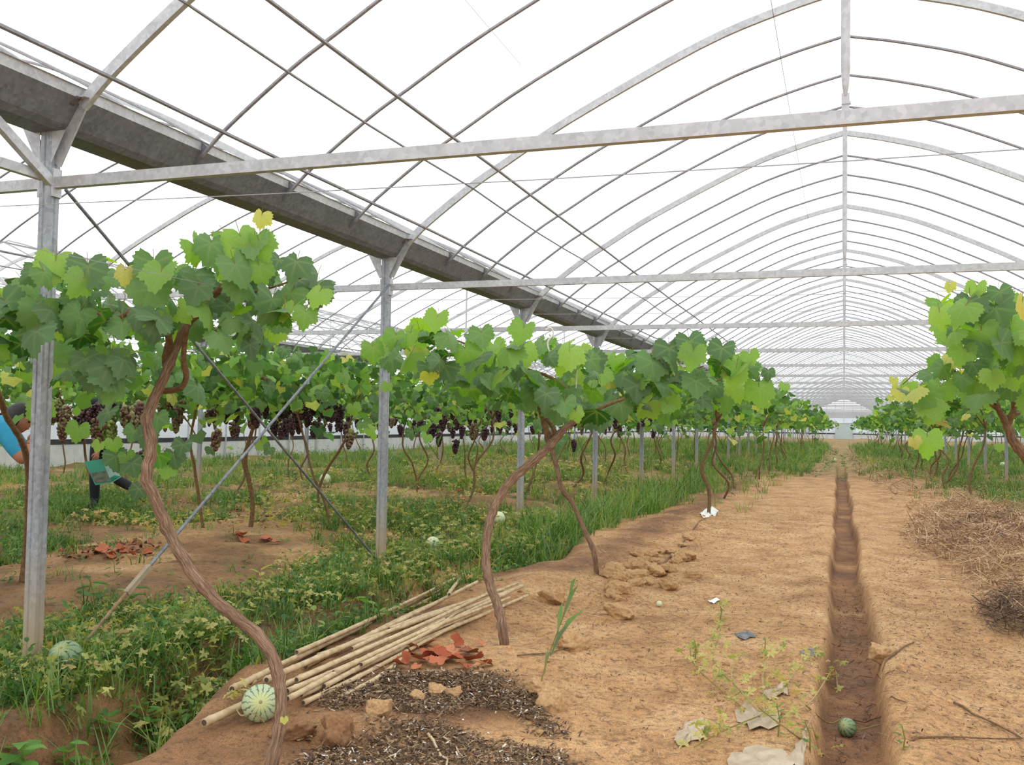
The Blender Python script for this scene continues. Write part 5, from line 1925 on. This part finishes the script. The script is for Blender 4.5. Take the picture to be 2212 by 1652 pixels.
# ------------------------------------------------------------------ people
MT['skin'] = simple('skin', srgb(176, 118, 92), srgb(190, 132, 104), 12, .55)
MT['hair'] = simple('black_hair', srgb(22, 20, 22), srgb(40, 36, 36), 60, .5, bumps=.4)
MT['shirt'] = simple('turquoise_shirt', srgb(32, 138, 182), srgb(52, 160, 200), 5, .8)
MT['black'] = simple('black_cloth', srgb(24, 24, 30), srgb(38, 38, 46), 8, .85)
MT['trouser'] = simple('dark_trousers', srgb(48, 50, 60), srgb(66, 68, 78), 8, .85)
MT['shoe'] = simple('dark_shoe', srgb(30, 28, 28), srgb(48, 44, 42), 8, .6)
MT['eye'] = simple('eye', srgb(24, 20, 18), srgb(30, 26, 24), 8, .3)
MT['lip'] = simple('lip', srgb(150, 84, 76), srgb(160, 92, 82), 8, .5)


def person(base, label, bones, mats, head, look, up):
    """bones: (name, parent, point, radius, material index); one continuous skinned body"""
    root = empty('person', base, label, 'person')
    base = np.asarray(base, float)
    names = {b[0]: i for i, b in enumerate(bones)}
    me = bpy.data.meshes.new('body')
    me.from_pydata([tuple(np.asarray(b[2]) - base) for b in bones], [(names[b[1]], i) for i, b in enumerate(bones) if b[1]], [])
    tmp = bpy.data.objects.new('tmp_body', me)
    COL.objects.link(tmp)
    sk = tmp.modifiers.new('skin', 'SKIN')
    sk.use_smooth_shade = True
    for i, b in enumerate(bones):
        d = me.skin_vertices[0].data[i]
        r = b[3]
        d.radius = r if hasattr(r, '__len__') else (r, r)
        d.use_root = i == 0
    sb = tmp.modifiers.new('sub', 'SUBSURF')
    sb.levels = 2
    dg = bpy.context.evaluated_depsgraph_get()
    body = bpy.data.meshes.new_from_object(tmp.evaluated_get(dg))
    bpy.data.objects.remove(tmp)
    V = np.zeros(len(body.vertices) * 3)
    body.vertices.foreach_get('co', V)
    V = V.reshape(-1, 3)
    A = np.array([np.asarray(bones[names[b[1]]][2]) - base if b[1] else np.asarray(b[2]) - base for b in bones])
    B = np.array([np.asarray(b[2]) - base for b in bones])
    rad = np.array([(b[3] if not hasattr(b[3], '__len__') else max(b[3])) for b in bones])
    F = [tuple(p.vertices) for p in body.polygons]
    bpy.data.meshes.remove(body)
    mi = []
    for f in F:
        c = V[list(f)].mean(0)
        d = B - A
        t = np.clip(((c - A) * d).sum(1) / np.maximum((d * d).sum(1), 1e-9), 0, 1)
        k = int(np.argmin(np.linalg.norm(c - A - d * t[:, None], axis=1) - rad))
        mi.append(bones[k][4])
    mb = MB()
    mb.add(V, F)
    mb.m = mi
    # head: shaped sphere with brow, nose, chin and ears, joined to the same mesh
    Rm = rot_to(look, up)            # x = sideways, y = up, z = facing
    hc = np.asarray(head, float) - base
    SV, SF = sphere(20, 14)
    H = []
    for x, y, z in SV:
        # sphere poles along z -> use y up
        px, py, pz = x * .074, z * .112, y * .094
        if py < -.02:
            k = (-py - .02) / .09
            px *= 1 - .35 * k
            pz = pz * (1 - .2 * k) + (.016 * k if pz > 0 else .02 * k)
        if pz > .05 and abs(px) < .016 and -.035 < py < .02:
            pz += .014
        H.append(Rm @ np.array([px, py, pz]) + hc)
    n0 = len(mb.f)
    mb.add(H, SF, 0)
    nose = [(0, .012, .088), (-.015, -.026, .086), (.015, -.026, .086), (0, -.024, .116)]
    mb.add([Rm @ np.array(p) + hc for p in nose], [(0, 1, 3), (0, 3, 2), (1, 2, 3)], 0)
    for s in (-1, 1):
        ear = [(s * .072, .022, .0), (s * .088, .02, -.016), (s * .086, -.02, -.012), (s * .073, -.034, .004), (s * .07, -.005, .012)]
        mb.add([Rm @ np.array(p) + hc for p in ear], [(0, 1, 2, 3, 4)], 0)
    MBo = mb.build('body', mats, root, None, True)
    for s in (-1, 1):
        e = MB()
        e.add([Rm @ (np.array([x, y, z]) * .011 + np.array([s * .031, .008, .082])) + hc for x, y, z in sphere(10, 8)[0]], sphere(10, 8)[1])
        e.build('eye', MT['eye'], root, None, True)
    m = MB().tube([Rm @ np.array(p) + hc for p in ((-.022, -.052, .082), (0, -.05, .09), (.022, -.052, .082))], .005, 6)
    m.build('mouth', MT['lip'], root, None, True)
    hr = MB()
    HV = []
    for x, y, z in sphere(24, 16)[0]:
        px, py, pz = x * .081, z * .121 + .004, y * .101 - .006
        if pz > .02 and py < .05:
            py = .05 + (py - .05) * .05
        if py < -.05:
            py = -.05
            px *= .93
        jit = 1 + .03 * math.sin(37 * x + 23 * z)
        HV.append(Rm @ np.array([px * jit, py, pz * jit]) + hc)
    hr.add(HV, sphere(24, 16)[1])
    hr.build('hair', MT['hair'], root, None, True)
    return root


def hand_bones(pre, wrist, palm, d, side, r=.009, mi=0, curl=(0, 0, -1)):
    """five fingers leaving a palm; d = pointing, side = across the palm (thumb side)"""
    d, side, curl = [np.asarray(a, float) / np.linalg.norm(a) for a in (d, side, curl)]
    out = []
    for k, (off, L) in enumerate(((.03, .066), (.01, .075), (-.01, .07), (-.03, .056))):
        a = palm + d * .035 + side * off
        b = a + (d * .85 + curl * .35) * L * .55
        c = b + (d * .45 + curl * .85) * L * .5
        out += [(pre + 'k%d' % k, pre + 'palm', a, .0105, mi), (pre + 'm%d' % k, pre + 'k%d' % k, b, r, mi), (pre + 't%d' % k, pre + 'm%d' % k, c, r * .85, mi)]
    a = palm + side * .035 - d * .012
    b = a + (side * .6 + d * .6) * .035
    out += [(pre + 'th0', pre + 'palm', a, .0115, mi), (pre + 'th1', pre + 'th0', b, .010, mi), (pre + 'th2', pre + 'th1', b + (d * .8 + curl * .4) * .03, .009, mi)]
    return out


# man in a turquoise shirt, bent forward, hands raised to his face
Z = 7.3
A_ = lambda u, v, z=Z: at(u, v, z)
gl = ground_pt(-165, 1320)
fl = np.array([*A_(-150, 1000)[:2], 0]) + AX_F * np.array([1, 1, 0]) * -.12
fr = np.array([*A_(-190, 1000)[:2], 0]) + AX_F * np.array([1, 1, 0]) * .14
fl[2], fr[2] = gz(*fl[:2]) + .05, gz(*fr[:2]) + .05
fwd = AX_R * np.array([1, 1, 0])
bo = [('pelvis', None, A_(-160, 985), (.15, .12), 1), ('waist', 'pelvis', A_(-105, 962), (.14, .115), 1), ('chest', 'waist', A_(-38, 938), (.165, .13), 1), ('upper', 'chest', A_(2, 924), (.13, .10), 1), ('neck', 'upper', A_(26, 915), .058, 0), ('skull', 'neck', A_(38, 908), .07, 0)]
for nm, dz, sh, el, ha in (('n', -.19, (6, 928), (52, 996), (70, 942)), ('f', .19, (6, 912), (60, 985), (84, 936))):
    s_, e_, h_ = A_(*sh, Z + dz), A_(*el, Z + dz * 1.3), A_(*ha, Z + dz * .35)
    mid = (s_ + e_) / 2
    w_ = e_ + (h_ - e_) * .82
    bo += [(nm + 'sh', 'upper', s_, .075, 1), (nm + 'up', nm + 'sh', s_ + (e_ - s_) * .62, .064, 1), (nm + 'el', nm + 'up', e_, .046, 0), (nm + 'fo', nm + 'el', e_ + (w_ - e_) * .4, .043, 0), (nm + 'wr', nm + 'fo', w_, .029, 0), (nm + 'palm', nm + 'wr', w_ + (h_ - w_) * .6, .03, 0)]
    bo += hand_bones(nm, w_, w_ + (h_ - w_) * .6, h_ - w_, -AX_F * np.sign(dz) * -1, mi=0, curl=AX_R)
for nm, ft, off in (('l', fl, -.10), ('r', fr, .10)):
    hp = A_(-165, 1000, Z + off)
    kn = (hp + ft) / 2 + fwd * .06
    bo += [(nm + 'hip', 'pelvis', hp, .105, 2), (nm + 'th', nm + 'hip', hp + (kn - hp) * .5, .09, 2), (nm + 'kn', nm + 'th', kn, .062, 2), (nm + 'ca', nm + 'kn', kn + (ft - kn) * .4, .058, 2), (nm + 'an', nm + 'ca', ft + np.array([0, 0, .06]), .045, 2), (nm + 'to', nm + 'an', ft + fwd * .17 + np.array([0, 0, -.0]), (.045, .035), 3)]
person((fl[0] * .5 + fr[0] * .5, fl[1] * .5 + fr[1] * .5, min(fl[2], fr[2]) - .05), 'person in a turquoise shirt bending forward behind the first post', bo, [MT['skin'], MT['shirt'], MT['trouser'], MT['shoe']],
       A_(42, 904), AX_R * .9 + np.array([0, 0, -.35]) + AX_F * .15, np.array([0, 0, 1.]) + AX_R * .35)

# person in black behind the grapes, booklet in hand, mid stride
Z2 = 12.6
B_ = lambda u, v, z=Z2: at(u, v, z)
ft1 = np.array([*B_(205, 1082)[:2], 0])
ft1[2] = gz(*ft1[:2]) + .05
ht = 1.62
hipc = np.array([*B_(224, 1000)[:2], ft1[2] + .86])
up = np.array([0, 0, 1.])
Rl = AX_R * np.array([1, 1, 0])
Fl = -AX_F * np.array([1, 1, 0])     # faces the camera side
bo = [('pelvis', None, hipc, (.15, .11), 1), ('waist', 'pelvis', hipc + up * .17, (.135, .10), 1), ('chest', 'waist', hipc + up * .36 + Rl * .01, (.16, .115), 1), ('upper', 'chest', hipc + up * .49 + Rl * .01, (.12, .09), 1), ('neck', 'upper', hipc + up * .57 + Rl * .01, .052, 0), ('skull', 'neck', hipc + up * .63 + Rl * .01, .065, 0)]
hand = B_(221, 984)
for nm, s in (('a', 1), ('b', -1)):
    sh = hipc + up * .49 + Rl * .18 * s
    if s == 1:
        el, wr = B_(238, 938) + Fl * .08, B_(226, 972) + Fl * .2
        dd = B_(221, 990) - B_(226, 972)
    else:
        el, wr = sh - up * .27 - Rl * .04, sh - up * .42 + Rl * .02 + Fl * .16
        dd = Fl - up * .3
    pm = wr + dd / np.linalg.norm(dd) * .055
    bo += [(nm + 'sh', 'upper', sh, .062, 1), (nm + 'up', nm + 'sh', sh + (el - sh) * .6, .052, 1), (nm + 'el', nm + 'up', el, .04, 0), (nm + 'fo', nm + 'el', el + (wr - el) * .4, .037, 0), (nm + 'wr', nm + 'fo', wr, .025, 0), (nm + 'palm', nm + 'wr', pm, .027, 0)]
    bo += hand_bones(nm, wr, pm, dd, -Rl * s, mi=0, curl=-Rl * s * .4 + Fl * -.6)
for nm, s in (('l', -1), ('r', 1)):
    hp = hipc + Rl * .09 * s - up * .04
    if s < 0:
        kn, an = (hp + ft1) / 2 + Fl * .05, ft1 + up * .06
        to = ft1 + Fl * .16
    else:
        kn, an = B_(246, 1032), B_(292, 1056)
        to = an - up * .12 + Rl * .08
    bo += [(nm + 'hip', 'pelvis', hp, .10, 2), (nm + 'th', nm + 'hip', hp + (kn - hp) * .5, .085, 2), (nm + 'kn', nm + 'th', kn, .068, 2), (nm + 'ca', nm + 'kn', kn + (an - kn) * .4, .07, 2), (nm + 'an', nm + 'ca', an, .06, 2), (nm + 'to', nm + 'an', to, (.045, .035), 3)]
person((ft1[0], ft1[1], ft1[2] - .05), 'person in black clothes stepping behind the grapes with a booklet', bo, [MT['skin'], MT['black'], MT['black'], MT['shoe']], hipc + up * .71 + Rl * .01, Fl + up * -.3, up)
# the open booklet
bk0 = B_(222, 992) + Fl * .26
bk = empty('booklet', bk0, 'open green booklet with a printed photo held by the person in black', 'booklet')
zb = depth(bk0)
MT['teal'] = simple('teal_cover', srgb(38, 128, 106), srgb(56, 150, 124), 6, .5)
MT['teal2'] = simple('pale_teal_page', srgb(120, 176, 160), srgb(190, 206, 204), 3, .5)
MT['photo'] = simple('printed_photo', srgb(40, 52, 36), srgb(120, 126, 104), 14, .4)


def page(name, quad, mat, dz, parent=bk, th=.006):
    P = [at(u, v, zb + d) - bk0 for u, v, d in quad]
    n = np.cross(P[1] - P[0], P[2] - P[0])
    n /= np.linalg.norm(n)
    if n @ AX_F > 0:
        n = -n
    V = [p + n * dz for p in P] + [p + n * (dz + th) for p in P]
    return MB().add(V, [(3, 2, 1, 0), (4, 5, 6, 7), (0, 1, 5, 4), (1, 2, 6, 5), (2, 3, 7, 6), (3, 0, 4, 7)]).build(name, mat, parent)


lp = page('left_page', [(182, 997, -.05), (220, 991, .03), (240, 1042, .03), (206, 1048, -.05)], MT['teal'], 0)
page('printed_photo', [(195, 1022, -.045), (229, 1017, .025), (238, 1039, .025), (207, 1043, -.045)], MT['photo'], .0075, lp, .001)
rp = page('right_page', [(222, 992, .03), (236, 990, -.03), (262, 1030, -.06), (241, 1043, .03)], MT['teal2'], 0)
page('printed_band', [(238, 1032, .02), (259, 1020, -.05), (262, 1029, -.058), (241, 1041, .025)], MT['teal'], .0075, rp, .001)
